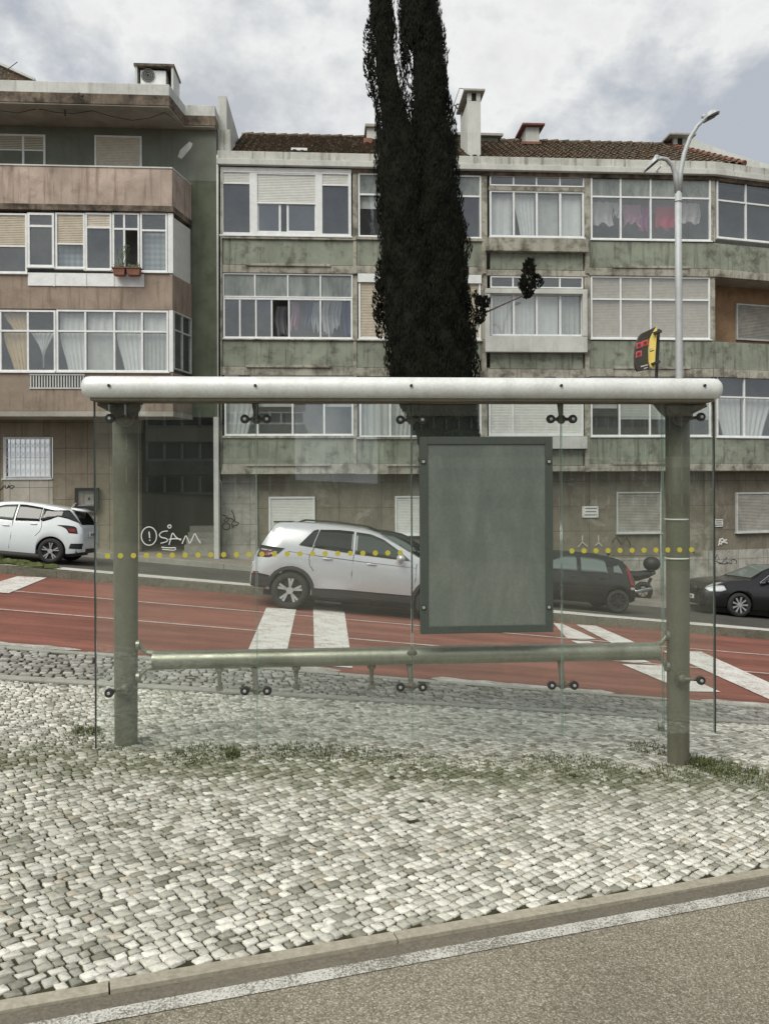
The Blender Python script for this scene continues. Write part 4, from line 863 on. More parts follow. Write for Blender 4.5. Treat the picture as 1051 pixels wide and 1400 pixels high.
# downpipe with an offset near the ground
dp = MB(); c_ = [(296.5, 212, -.1), (296.5, 500, -.1), (297, 640, -.1), (297.5, 652, -.05), (301, 660, .3), (301, 700, .38), (301, 800, .38)]
dp.tube([tuple(R_.hit(a, b_, d)) for a, b_, d in c_], .05, 10); dp.build('downpipe', 'white_concrete', GB, smooth=True)
dp = MB(); dp.tube([tuple(R_.hit(a, b_, d)) for a, b_, d in ((302.5, 232, -.05), (302.5, 640, -.05))], .028, 8); dp.build('downpipe', 'dirty_render', GB, smooth=True)
dp = MB(); dp.tube([tuple(R_.hit(a, b_, d)) for a, b_, d in ((904, 640, .44), (903, 735, .44), (905, 830, .44))], .03, 8); dp.build('downpipe', 'grey_frame', GB, smooth=True)
# graffiti on the ground floor wall
def wallstroke(F_, pts, d, w, name, mat, B, closed=False):
    mb = MB()
    for p in pts: q = [tuple(F_.hit(a, b_, d)) for a, b_ in p]; mb.tube(q+([q[0]] if closed else []), w, 4, sq=.3, up=tuple(F_.n))
    return mb.build(name, mat, B)
g1 = lambda p: [(180+a/5.383, 540+b_/5.383) for a, b_ in p]
wallstroke(R_, [g1([(660, 880), (690, 890), (715, 915), (700, 935), (680, 925), (700, 905), (735, 910), (765, 935), (790, 940), (770, 960), (745, 965), (735, 945), (760, 920), (750, 880), (735, 850)]), g1([(690, 935), (668, 960), (675, 985), (700, 995), (722, 980), (722, 955), (700, 940)]), g1([(735, 960), (750, 975), (735, 980)])], .43, .016, 'graffiti', 'ink', GB)
g2 = lambda p: [(900+a/6.96, 700+b_/6.96) for a, b_ in p]
wallstroke(E_, [g2([(525, 480), (560, 400), (575, 450), (545, 470), (600, 490), (650, 430), (640, 480), (700, 490), (690, 460), (720, 448), (745, 470), (740, 495)]), g2([(570, 490), (620, 495), (660, 490)])], .40, .012, 'graffiti', 'ink', GB)
wallstroke(E_, [g2([(575, 300), (585, 262), (610, 255), (625, 275), (650, 265)]), g2([(570, 320), (580, 300), (600, 310)]), g2([(600, 285), (640, 290), (655, 300)]), g2([(590, 270), (600, 300), (630, 265)])], .40, .028, 'paint_splash', 'chalk_white', GB)
wallstroke(R_, [[(796, 732), (796, 741), (793, 745), (790, 748)], [(796, 741), (800, 745), (803, 747)], [(818, 732), (818, 742), (814, 746)], [(818, 742), (823, 747)]], .48, .022, 'paint_splash', 'stone_pale', GB)
wallstroke(R_, [[(445, 742), (452, 728), (458, 742), (449, 737), (462, 745), (468, 730), (474, 744), (480, 733), (487, 745)], [(448, 750), (490, 748)]], .48, .014, 'graffiti', 'ink', GB)
wallstroke(R_, [[(915, 755), (920, 742), (926, 756), (931, 744), (936, 756), (942, 748), (950, 757)], [(836, 742), (842, 734), (850, 744), (857, 735), (862, 746)]], .47, .013, 'graffiti', 'ink', GB)
# roof: real tile relief
def tiles(F_, a0, a1, d0, z0, d1, z1, name, cutL=None, cutR=None, B=None):
    tw, rows_ = .23, 15; nx = int((a1-a0)/tw); vs = []; k = 6; L = math.hypot(d1-d0, z1-z0); ux, uz = (d1-d0)/L, (z1-z0)/L; fs = []; cols_ = nx*k+1
    def edge(t): return (cutL(t) if cutL else a0), (cutR(t) if cutR else a1)
    rr_ = random.Random(3)
    for r in range(rows_):
        wob = [rr_.uniform(-.012, .012) for _ in range(nx+2)]
        for e in (0, 1):
            t = (r+e*1.0)/rows_; lift = .045 if e == 0 else .0; lo_, hi_ = edge(t)
            for i in range(cols_):
                a = a0+i*tw/k; a = min(max(a, lo_), hi_); h = .07*abs(math.sin(math.pi*i/k))+lift+wob[i//k]; s_ = t*L
                vs.append(F_.w(a, d0+ux*s_-uz*h, z0+uz*s_+ux*h))
        b0 = r*2*cols_
        fs += [(b0+i, b0+i+1, b0+cols_+i+1, b0+cols_+i) for i in range(cols_-1)]
        if r: fs += [(b0-cols_+i, b0-cols_+i+1, b0+i+1, b0+i) for i in range(cols_-1)]
    return MB().add(vs, fs).build(name, 'roof_tile', B)
dR = 3.6; zE, zR = rz(640, 214.2)-.03, R_.sz(500, 190, dR)[1]
aRr = R_.sz(912, 193, dR)[0]; aEe = R_.sz(1012, 222, .35)[0]
rf = tiles(R_, sx(311, 200), aEe+.1, .12, zE, dR, zR, 'roof', None, lambda t: lerp(aEe, aRr, t), GB)
rt = MB(); a = sx(311, 200)
while a < aRr: rt.tube([R_.w(a, dR, zR+.03), R_.w(a+.40, dR, zR+.045+random.uniform(-.01, .02))], [.09, .11], 8); a += .38
rt.build('ridge_tiles', 'roof_tile', rf)
MB().fbox(R_, sx(311, 200), aRr, dR, dR+5, zE-.5, zR-.06).build('roof_back', 'roof_tile', GB)
ht = MB(); n = 14
for i in range(n):
    t0, t1 = i/n, (i+.95)/n; ht.tube([R_.w(lerp(aEe, aRr, t0), lerp(.12, dR, t0), lerp(zE, zR, t0)+.07), R_.w(lerp(aEe, aRr, t1), lerp(.12, dR, t1), lerp(zE, zR, t1)+.05)], [.10, .075], 8)
ht.build('hip_tiles', 'terracotta', rf)
# white fire wall rising behind the hip on the right
fp = [R_.hit(930, 186, 4.2), R_.hit(948, 190, 4.2), R_.hit(1000, 209, 4.2), R_.hit(1075, 232, 4.2), R_.hit(1075, 262, 4.2), R_.hit(925, 262, 4.2)]
MB().prism([tuple(p) for p in fp], (0, .3, 0)).build('fire_wall', 'white_concrete', GB)
# chimneys
def chimney(x0, y0, x1, y1, d, dep, name='chimney', cap=True, holes=True, overh=.12, capm='shutter_old', capmat2=None, w=.0):
    a0, a1, z0, z1 = R_.rect(x0, y0, x1, y1, d); mb = MB()
    if holes:
        hz = z1-.26; mb.fbox(R_, a0, a1, d, d+dep, z0, hz-.001); t_ = .13
        for aa in (a0, a1-t_):
            for dd in (d, d+dep-t_): mb.fbox(R_, aa, aa+t_, dd, dd+t_, hz, z1)
    else: mb.fbox(R_, a0, a1, d, d+dep, z0, z1)
    o = mb.build(name, 'white_concrete', GB, bevel=.01)
    if cap: # little gabled cap slab
        c2 = MB(); am = (a0+a1)/2
        if holes: MB().fbox(R_, a0+.14, a1-.14, d+.05, d+dep-.05, z1-.25, z1-.01).build('flue', 'dark_room', o)
        c2.prism([R_.w(a0-overh, d-overh, z1-.0), R_.w(a1+overh, d-overh, z1), R_.w(a1+overh, d-overh, z1+.07), R_.w(a0-overh, d-overh, z1+.07)], tuple(R_.n*(dep+2*overh)))
        c2.build('chimney_cap', capm, o, bevel=.01)
    return o
chimney(639, 126, 657, 214, .35, 1.35); chimney(719, 173, 737, 197, 2.9, .8, holes=False, capm='rust_red', overh=.16)
chimney(921, 188, 938, 203, 3.2, 1.6, overh=.25)
MB().pbox(R_, 712, 194.5, 739, 198, 2.7, 2.9, vis=2.8).build('flashing', 'terracotta', GB)
dm = MB(); dm.pbox(R_, 612, 182.5, 680.5, 204, 3.2, 5.2); db = dm.build('roof_hut', 'white_concrete', GB)
hr = MB(); a0, a1, z0, z1 = R_.rect(606, 176, 684, 183, 2.9); hr.hexa([R_.w(a0, 2.9, z0-.02), R_.w(a1+.1, 2.9, z0-.02), R_.w(a1, 5.6, z1+.2), R_.w(a0, 5.6, z1+.2), R_.w(a0, 2.9, z0+.06), R_.w(a1+.1, 2.9, z0+.06), R_.w(a1, 5.6, z1+.28), R_.w(a0, 5.6, z1+.28)]); hr.build('hut_roof', 'shutter_old', db)
ch2 = MB(); ch2.pbox(R_, 501.5, 172, 519, 200, 2.9, 3.6); ch2.build('chimney', 'white_concrete', GB, bevel=.01)
MB().pbox(R_, 499, 168.5, 521, 172.2, 2.8, 3.8).build('chimney_cap', 'shutter_old', GB)
MB().pbox(R_, 497, 188, 509, 197, 2.6, 2.85).build('flashing', 'terracotta', GB)
sk = MB(); a0, a1, z0, z1 = R_.rect(398, 201, 420, 206, .8)
sk.hexa([R_.w(a0, .75, z0), R_.w(a1, .75, z0), R_.w(a1, 1.3, z1+.08), R_.w(a0, 1.3, z1+.08), R_.w(a0, .75, z0+.08), R_.w(a1, .75, z0+.08), R_.w(a1, 1.3, z1+.16), R_.w(a0, 1.3, z1+.16)]); sk.build('skylight', 'white_frame', GB)
lad = MB()
for p, q in (((624, 142, 3), (617, 168, 3)), ((624, 142, 3), (638, 142, 3)), ((624, 148, 3), (637, 148, 3)), ((628, 120, 3), (617, 152, 3)), ((628, 120, 3), (634, 121, 3)), ((634, 121, 3), (633, 128, 3)), ((621, 143, 3), (626, 149, 3)), ((618, 194, 2), (637, 194, 2)), ((620, 200, 2), (636, 200, 2))): lad.tube([tuple(R_.hit(*p)), tuple(R_.hit(*q))], .022 if p[1] > 121 else .012, 5)
lad.build('roof_ladder', 'dark_metal', GB)
rp_ = MB(); rp_.tube([tuple(R_.hit(897, 233, -.15)), tuple(R_.hit(904, 226, -.45))], .03, 8); rp_.build('waste_pipe', 'white_frame', GB)
# ---------------------------------------------------------------- pink and green building (left)
LM, LB = Plane(0, 22.95), Plane(0, 21.75)
lc = LM.hit(120, 700)
PB = thing('apartment_building', (lc.x, 23, float(gz(lc.x, 23))), 'apartment block with stained pink balcony parapets, left of the tiled roof building', 'building')
X0 = -17.0                                            # runs on beyond the frame
lx = lambda px, py=400, F_=LM, d=0: F_.sz(px, py, d)[0]
lz = lambda px, py, F_=LM, d=0: F_.sz(px, py, d)[1]
aw = lx(296.5); ab = lx(236, 400, LB); abc = lx(262.5, 400, LM)      # wall end; balcony front end; chamfer end on the wall
ztop = lz(296, 117); zsl = lz(296, 163); zun = lz(150, 565, LB)
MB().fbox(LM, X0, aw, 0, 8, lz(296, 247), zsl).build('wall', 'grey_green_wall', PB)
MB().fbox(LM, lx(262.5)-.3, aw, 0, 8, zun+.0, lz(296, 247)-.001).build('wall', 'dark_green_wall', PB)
MB().fbox(LM, X0, lx(262.5)-.301, .02, 8, zun+.14, lz(296, 247)-.001).build('wall', 'room', PB)
# ground floor, tiled wall with window and the entrance recess
zge = zun-.001; e0_, e1_ = lx(189), lx(291)
gf = MB(); gf.fbox(LM, X0, lx(4), .0, .3, zdeep, zge); gf.fbox(LM, lx(4), lx(71), .0, .3, lz(30, 597), zge); gf.fbox(LM, lx(71), e0_, .0, .3, zdeep, zge); gf.build('ground_floor_wall', 'stone_tan', PB)
MB().fbox(LM, lx(4), lx(71), -.01, .29, zdeep, lz(30, 655)).build('ground_floor_wall', 'stone_pale', PB)
MB().fbox(LM, lx(104), lx(131), -.006, -.0005, zdeep, lz(120, 706)).build('wall_patch', 'stone_pale', PB)
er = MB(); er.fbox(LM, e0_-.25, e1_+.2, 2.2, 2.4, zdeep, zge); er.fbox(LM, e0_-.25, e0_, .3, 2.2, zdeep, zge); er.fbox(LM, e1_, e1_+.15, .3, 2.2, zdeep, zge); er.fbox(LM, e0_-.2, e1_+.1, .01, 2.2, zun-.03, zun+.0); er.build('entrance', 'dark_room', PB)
for k in range(5):
    st_ = MB(); st_.fbox(LM, lx(243), e1_, .5+.3*k, 2.2, lz(270, 752)-.25+.17*k, lz(270, 752)-.081+.17*k); st_.build('entrance_step', 'grey_kerb', PB)
MB().fbox(LM, e1_+.0, aw+.02, -.012, .3, zdeep, zge).build('pillar', 'white_concrete', PB)
# soffit slab and roof edge
yr = LB.o.y
def slabpoly(q, z0, z1, name, mat, B=PB, bevel=0): return MB().prism([(x, y, z0) for x, y in q], (0, 0, z1-z0)).build(name, mat, B, bevel=bevel)
def hitxy(px, py, Y): p = P(px, py, Y); return p.x, p.z
sfx, _ = hitxy(231, 130, 21.6); sfx2, _ = hitxy(252, 160, 22.75); zse0 = P(150, 144, 21.6).z; zse1 = P(150, 128, 21.6).z; ztp = P(150, 112, 21.6).z
q = [(X0, 21.6), (sfx, 21.6), (sfx2, 22.75), (aw+.0, 22.75), (aw+.0, 23.5), (X0, 23.5)]
slabpoly(q, zse0, zse0+.03, 'soffit', 'soffit')
q2 = [(X0, 21.58), (sfx+.02, 21.58), (sfx2+.02, 22.73), (aw+.02, 22.73), (aw+.02, 23.5), (X0, 23.5)]
slabpoly(q2, zse0+.031, zse1, 'roof_slab', 'dirty_edge', bevel=.01); 
q3 = [(X0, 21.62), (sfx, 21.62), (sfx2, 22.76), (aw, 22.76), (aw, 30.9), (X0, 30.9)]
slabpoly(q3, zse1+.001, ztp, 'roof_parapet', 'white_parapet', bevel=.012)
# party wall that steps up above the tiled roof
q4 = [(aw+.001, 23.3), (aw+.26, 23.3), (aw+.26, 30.9), (aw+.001, 30.9)]
slabpoly(q4, zsl-1.2, P(306, 133, 23.4).z, 'party_wall', 'white_concrete'); slabpoly([(aw+.02, 23.12), (aw+.40, 23.12), (aw+.40, 29), (aw+.02, 29)], zsl-1.4, P(306, 178, 23.2).z, 'party_wall', 'streaky_cornice')
# top floor windows
window(PB, LM, -40, 183, 62.5, 230, (-14, 32), None, '', 's.45 s.45 s.45', d=.0, fw=.06, sh='shutter_cream')
window(PB, LM, 129.5, 185.5, 194, 232, (), None, '', 's', d=-.01, fw=.055, sh='shutter_grey')
wp = [LM.hit(a, b_, -.004) for a, b_ in ((246, 205), (250, 201), (259, 193), (263.5, 196), (261, 202), (251, 214), (248, 217), (243, 214))]
MB().prism([tuple(p) for p in wp], (0, -.004, 0)).build('filler_patch', 'chalk_white', PB)
# balconies with a chamfered corner
def bal(y0, y1, mat, name='balcony_parapet', out=0, xin=None):
    z0, z1 = lz(150, y1, LB), lz(150, y0, LB); Yf = LB.o.y-out; e = ab+out*.4; c2 = abc+out*.2
    return slabpoly([(X0, Yf), (e, Yf), (c2, 22.94), (c2-.16, 22.94), (e-.09, Yf+.14), (X0, Yf+.14)], z0, z1, name, mat, bevel=.01)
def balslab(y0, y1, mat, out=.06, name='balcony_slab'):
    z0, z1 = lz(150, y1, LB), lz(150, y0, LB); Yf = LB.o.y-out; return slabpoly([(X0, Yf), (ab+out*.5, Yf), (abc+out*.3, 22.93), (X0, 22.93)], z0, z1, name, mat, bevel=.008)
bal(229, 280.5, 'pink_render'); bal(226.5, 228.8, 'white_concrete', 'coping', .02)
balslab(280.8, 289, 'dirty_edge', .07); 
bal(373.5, 423, 'tan_render', out=.005); bal(508.5, 562, 'tan_render', out=.005); balslab(562.3, 569.5, 'soffit', .03)
balslab(419, 422.5, 'soffit', -.16)
# enclosed balcony windows
window(PB, LB, -330, 423.5, -83, 508, (-280, -230, -180, -130), 452, 'c c c g c', 'c cl c g c', d=.02, fw=.05); window(PB, LB, -330, 291, -83, 373, (-265, -200, -140), None, '', 's.4 g s.7 g', d=.02, fw=.05, sh='shutter_cream')
window(PB, LB, -80, 291, 37.5, 373, (-42,), None, '', 's.5 s.55', d=.02, fw=.05, sh='shutter_cream')
window(PB, LB, 38, 291, 74.5, 365, (), 309, 'g', 'g', d=.0, fw=.06); window(PB, LB, 76, 291, 116.5, 367, (), None, '', 's.56', d=.02, fw=.05, sh='shutter_cream')
drp = MB(); a0, a1, z0, z1 = LB.rect(80, 333, 114, 365, .2); drape(drp, LB, a0, a1, z0, z1, .2, 3, .008); drp.build('curtain', 'lace', PB)
window(PB, LB, 117, 291, 153, 369, (), 311, 's', 'g', d=.02, fw=.05, sh='shutter_grey'); window(PB, LB, 154, 291, 191, 370, (170,), 313, 'g g', 'g o', d=.02, fw=.05); window(PB, LB, 192, 291, 229, 372, (), 315, 'g', 'L', d=.02, fw=.05)
MB().pbox(LB, 229.5, 291, 236.5, 373, -.02, .1).build('corner_post', 'white_frame', PB)
CH = Plane(ab+.02, LB.o.y+.02, math.atan2(22.94-LB.o.y, abc-ab)); chw = math.hypot(22.94-LB.o.y, abc-ab)
sh_ = MB(); slats(sh_, CH, .04, chw*.95, lz(150, 374, LB), lz(150, 293, LB), .05); sh_.build('side_shutter', 'shutter_white', PB)
wpn = MB(); wpn.pbox(LB, 38, 373.2, 197, 391, -.03, -.001); wo_ = wpn.build('window_panel', 'white_frame', PB, bevel=.005)
for px_ in (74, 117, 155): MB().pbox(LB, px_-1, 373.2, px_+1, 391, -.045, -.031).build('panel_rib', 'white_frame', wo_)
window(PB, LB, -80, 423.5, 76.5, 508, (-40, 1, 38.5), 452, 'c c y g', 'c c y ct', d=.02, fw=.05); window(PB, LB, 77.5, 424, 230.5, 508.3, (117, 156.5, 194.5), 453, 'c c c c', 'cr c cr c', d=.02, fw=.05)
w_ = window(PB, CH, 237, 430, 261, 508, (249,), 455, 'g g', 'g g', d=.03, fw=.04, mat='grey_frame', sill=False)
MB().pbox(LB, 231, 424, 236.5, 508, -.01, .1).build('corner_post', 'white_frame', PB)
gr_ = MB(); gr_.pbox(LB, 40, 511, 116, 513, -.03, .02); gr_.pbox(LB, 40, 529.5, 116, 531.5, -.03, .02)
for k in range(20): px_ = lerp(42, 114, k/19); gr_.pbox(LB, px_-.9, 513, px_+.9, 529.5, -.02, .01)
gt = gr_.build('railing', 'grey_frame', PB); MB().pbox(LB, 41, 513, 115, 529.5, -.009, -.0065).build('grating_back', 'dark_room', gt)
# ground floor window with lattice grille
wg = window(PB, LM, 5, 597.5, 70.5, 654, (), None, '', 'g', d=.02, fw=.05)
gl = MB(); a0, a1, z0, z1 = LM.rect(6, 598.5, 69.5, 653, -.05)
for i in range(10):
    a = lerp(a0+.03, a1-.03, i/9); gl.fbox(LM, a-.012, a+.012, -.05, -.03, z0, z1)
for i in range(9):
    aa, b2 = lerp(a0+.03, a1-.03, i/9), lerp(a0+.03, a1-.03, (i+1)/9)
    for k in range(4):
        za, zb2 = lerp(z0+.1, z1-.08, k/4), lerp(z0+.1, z1-.08, (k+.8)/4)
        gl.tube([LM.w(aa, -.04, za), LM.w(b2, -.04, zb2)], .007, 4); gl.tube([LM.w(b2, -.04, za), LM.w(aa, -.04, zb2)], .007, 4)
for z_ in (z0+.03, lerp(z0, z1, .5), z1-.03): gl.fbox(LM, a0, a1, -.052, -.028, z_-.012, z_+.012)
gl.build('grille', 'white_frame', wg)
g3 = lambda p: [(a/8.085, 640+b_/8.085) for a, b_ in p]
wallstroke(LM, [g3([(-30, 240), (10, 235), (40, 200), (60, 190), (55, 215), (75, 225), (100, 185), (85, 215), (130, 190), (160, 195), (130, 230), (115, 220), (95, 200)])], -.015, .013, 'graffiti', 'ink', PB)
# cable slung under the soffit
cb = MB(); pts = []
for a, b_ in ((0, 144), (25, 147), (51, 141), (75, 146), (100, 148), (126, 144), (150, 151), (180, 157), (205, 154), (225, 146), (240, 158)): pts.append(tuple(P(a, b_+7, 21.9)))
cb.tube(pts, .009, 5); cb.tube([tuple(P(89, 140, 21.9)), tuple(P(89, 158, 21.9))], .02, 6); cb.build('cable', 'dark_metal', PB)
MB().tube([tuple(P(108, 127, 21.5)), tuple(P(113, 131, 21.3))], .03, 8).build('waste_pipe', 'dark_metal', PB)
# small things on and against the left building
ac = P(207, 112, 22.6); AC = thing('air_conditioner', (P(212, 112, 23).x, 22.9, ztp), 'boxed air conditioner with round fan on the roof edge of the pink block', 'air conditioner')
F2 = Plane(0, 22.7); a0, a1, z0, z1 = F2.rect(184.5, 88, 237, 112.5); z0 = ztp
hb = MB(); hb.fbox(F2, a0, a0+.06, 0, .9, z0, z1-.05); hb.fbox(F2, a1-.06, a1, 0, .9, z0, z1-.05); hb.fbox(F2, a0+.06, a1-.06, .84, .9, z0, z1-.05); hb.build('housing', 'white_concrete', AC)
MB().fbox(F2, a0-.03, a1+.03, -.04, .95, z1-.05, z1+.02).build('housing_roof', 'dirty_edge', AC)
un = MB(); a2, a3 = F2.sz(191, 100)[0], F2.sz(226, 100)[0]; un.fbox(F2, a2, a3, .08, .5, z0+.01, z1-.12); uo = un.build('unit', 'white_frame', AC, bevel=.01)
fc = F2.hit(202.5, 103, .07); fm = MB(); fm.disc(fc, (0, 1, 0), .19, .02, 24); fm.build('fan', 'dark_room', uo)
fg = MB(); [fg.ring((fc.x, fc.y-.02, fc.z), (0, 1, 0), r_, .006, 24, 4) for r_ in (.06, .11, .16, .2)]; fg.build('fan_guard', 'grey_frame', uo)
# hipped roof glimpsed behind the parapet, far left, and its aerial
hp = thing('tiled_roof_house', (P(-20, 112, 33).x, 33, ztp-1), 'dark roof of a house peeping over the parapet, far left', 'house'); 
a_, b_, c2 = P(-60, 60, 33), P(46, 108, 33), P(-60, 125, 33)
MB().prism([tuple(a_), tuple(b_), (b_.x, b_.y, c2.z-4), (c2.x, c2.y, c2.z-4)], (0, 4, 0)).build('roof', 'roof_tile', hp); MB().prism([tuple(P(-60, 57, 32.9)), tuple(P(47, 106, 32.9)), tuple(P(47, 109, 32.9)), tuple(P(-60, 61, 32.9))], (0, 4.2, 0)).build('roof_edge', 'white_concrete', hp)
an = MB(); an.tube([tuple(P(2, 112, 30)), tuple(P(4, 90, 30))], .02, 5); an.tube([tuple(P(-4, 105, 30)), tuple(P(24, 84, 30))], .015, 5); an.tube([tuple(P(6, 108, 30)), tuple(P(6, 112, 30))], .01, 5); tag(an.build('roof_aerial', 'dark_metal'), 'thin television aerial above the white parapet at the far left', 'aerial')
# flower boxes
for i, (x0, x1) in enumerate(((153.5, 171), (172.5, 191.5))):
    a0, a1, z0, z1 = LB.rect(x0, 365, x1, 375.5, -.3); pb = MB(); am = (a0+a1)/2
    FB = thing('flower_box', (am, LB.o.y-.22, z0), ('red clay flower box with a leggy plant, left one on the white window ledge' if i == 0 else 'red clay flower box with low green plants, right one on the window ledge'), 'flower box', 'flower boxes on the balcony window ledge')
    pb.prism([(a0+.03, LB.o.y-.30, z0), (a1-.03, LB.o.y-.30, z0), (a1, LB.o.y-.32, z1), (a0, LB.o.y-.32, z1)], (0, .2, 0)); pb.build('box', 'terracotta', FB, bevel=.01); pb = MB(); pb.fbox(LB, a0-.02, a1+.02, -.335, -.10, z1-.03, z1); pb.build('rim', 'terracotta', FB, bevel=.006)
    pl = MB(); r2 = random.Random(i)
    for k in range(60):
        x, y, z = r2.uniform(a0+.03, a1-.03), LB.o.y-r2.uniform(.14, .3), z1+abs(r2.gauss(0, .05 if i else .06)); s_ = .025; pl.add([(x-s_, y, z), (x+s_, y-.01, z+.01), (x, y+.01, z+s_*1.6)], [(0, 1, 2)])
    if i == 0:
        for dx in (-.05, .12, .2): pl.tube([(am+dx*.3, LB.o.y-.2, z1), (am+dx, LB.o.y-.2, z1+.35), (am+dx*1.4, LB.o.y-.2, z1+.55)], .008, 4)
        for k in range(50): t = r2.random(); x, z = am+lerp(.0, .17, t)+r2.gauss(0, .04), z1+.2+.42*t; pl.add([(x-.02, LB.o.y-.2, z), (x+.02, LB.o.y-.21, z+.01), (x, LB.o.y-.19, z+.045)], [(0, 1, 2)])
    pl.build('plant', 'plant_green', FB)
# notice board on the left wall
nb = LM.hit(118, 706, -.1); NB = thing('notice_board', (nb.x, LM.o.y-.12, float(gz(nb.x, LM.o.y-.12))), 'black framed glass notice cabinet on legs against the stone wall beside the shelter edge', 'notice board')
k_ = MB(); k_.pbox(LM, 102, 667, 134, 671, -.2, -.06); k_.pbox(LM, 102, 692, 134, 696, -.2, -.06); k_.pbox(LM, 102, 671, 106, 692, -.2, -.06); k_.pbox(LM, 130, 671, 134, 692, -.2, -.06); k_.build('cabinet', 'black_plastic', NB)
bb = MB(); bb.pbox(LM, 106, 671, 130, 692, -.10, -.07); bb.build('back_board', 'shutter_cream', NB)
pp = MB(); pp.pbox(LM, 107, 674, 113, 690, -.11, -.1); pp.pbox(LM, 116, 676, 128, 689, -.11, -.1); pp.build('notice_sheet', 'shutter_white', NB)
MB().pbox(LM, 120, 680, 123.5, 684, -.114, -.110).build('notice_emblem', 'ink', NB)
MB().pbox(LM, 106, 671, 130, 692, -.19, -.185).build('pane', 'window_glass', NB)
lg = LM.hit(106, 696, -.13); 
for px_ in (106, 130): p = LM.hit(px_, 696, -.13); MB().tube([tuple(p), (p.x, p.y, float(gz(p.x, p.y))+.1)], .02, 8).build('leg', 'black_plastic', NB)
# plaques
def plaque(F_, x0, y0, x1, y1, d, label, lines, sh=()):
    a0, a1, z0, z1 = F_.rect(x0, y0, x1, y1, d); o = MB().fbox(F_, a0, a1, d-.02, d, z0, z1).build('wall_plaque', 'shutter_white'); tag(o, label, 'plaque')
    t_ = MB(); r2 = random.Random(9)
    for j in range(lines):
        zz = lerp(z1, z0, (j+.7)/(lines+.5)); a = a0+(a1-a0)*r2.uniform(.1, .3)
        while a < a1-(a1-a0)*.15: l = (a1-a0)*r2.uniform(.05, .13); t_.fbox(F_, a, a+l, d-.023, d-.0205, zz-.016, zz+.016); a += l*1.25
    t_.build('lettering', 'ink', o)
    sc = MB(); [sc.disc(F_.w(a, d-.022, z), tuple(F_.n), .012, .006, 8) for a in (a0+.03, a1-.03) for z in (z0+.03, z1-.03)]; sc.build('screw', 'dark_metal', o)
plaque(R_, 795.5, 692, 817.5, 707.5, .48, 'white enamel plaque with dark lettering on the brown wall left of the old shutter', 3)
plaque(E_, 975.5, 710, 987.5, 720, .40, 'small white plaque on the brown wall right of the glass shelter edge', 3)
# washing hung behind the balcony windows
def cloth(F_, x0, y0, x1, y1, d, mat, name, label, ragged=.05, waves=2, taper=0, group='washing hung behind the balcony windows'):
    a0, a1, z0, z1 = F_.rect(x0, y0, x1, y1, d); mb = MB(); n = 14; m_ = 8; vs = []; r2 = random.Random(int(x0*7))
    ph = [r2.uniform(0, 6) for _ in range(4)]
    for th in (0, .012):
        for j in range(m_+1):
            t = j/m_
            for i in range(n+1):
                u = i/n; x = lerp(a0, a1, u) + taper*(u-.5)*t*(a1-a0) + .03*math.sin(6*t+ph[3]); zz = lerp(z1, z0+ragged*(math.sin(u*7+ph[0])+math.sin(u*13+ph[1])), t)-.03*math.sin(math.pi*u*3+ph[2])**2*(1-t)
                vs.append(F_.w(x, d+th+.05*math.sin(u*waves*6.28+ph[1]+t)*(.3+t), zz))
    q = (m_+1)*(n+1); fs = []
    for s_ in (0, q): fs += [(s_+j*(n+1)+i, s_+(j+1)*(n+1)+i, s_+(j+1)*(n+1)+i+1, s_+j*(n+1)+i+1) for j in range(m_) for i in range(n)]
    o = mb.add(vs, fs).build(name, mat, smooth=True); return tag(o, label, 'laundry', group)
cloth(R_, 810, 275, 838, 307, .45, 'cloth_white', 'hanging_cloth', 'pale white cloth, leftmost of the washing behind the glass beside the pole lamp'); cloth(R_, 838, 276, 846, 296, .42, 'cloth_white', 'hanging_cloth', 'narrow white garment with loose ends next to the leftmost white cloth', .08)
cloth(R_, 851, 279, 876, 306, .45, 'cloth_pink', 'hanging_garment', 'pale pink patterned garment between the white cloth and the violet one', .07, 3); cloth(R_, 875, 282, 888, 316, .42, 'cloth_violet', 'hanging_garment', 'violet garment hanging left of the bright red one', .08)
cloth(R_, 894, 281, 923, 312, .45, 'cloth_red', 'hanging_garment', 'bright red garment behind the balcony glass left of the lamp post', .06, 2, -.15); cloth(R_, 932, 277, 957, 305, .45, 'cloth_white', 'hanging_cloth', 'pinkish white sheet hanging to the right of the lamp post', .04)
cloth(R_, 398, 412, 408, 450, .4, 'cloth_pink', 'hanging_garment', 'pinkish top hanging right of the open sash in the left enclosed balcony', .08, 2, group='washing in the left enclosed balcony'); cloth(R_, 416, 411, 426, 446, .4, 'cloth_blue', 'hanging_garment', 'blue garment hanging in the left enclosed balcony', .08, group='washing in the left enclosed balcony')
cloth(R_, 427, 412, 437, 450, .4, 'cloth_pale', 'hanging_garment', 'pale patterned garment left of the last mullion in the left enclosed balcony', .1, 3, group='washing in the left enclosed balcony'); cloth(R_, 441, 410, 451, 458, .4, 'cloth_white', 'hanging_garment', 'long white garment right of the last mullion in the left enclosed balcony', .1, group='washing in the left enclosed balcony')
cloth(R_, 451, 410, 466, 450, .42, 'cloth_pale', 'hanging_garment', 'pale blue shirt between the white garment and the dark coat', .1, 3, group='washing in the left enclosed balcony'); cloth(R_, 467, 410, 479, 458, .42, 'cloth_blue', 'hanging_garment', 'dark navy coat, rightmost in the left enclosed balcony', .05, group='washing in the left enclosed balcony')
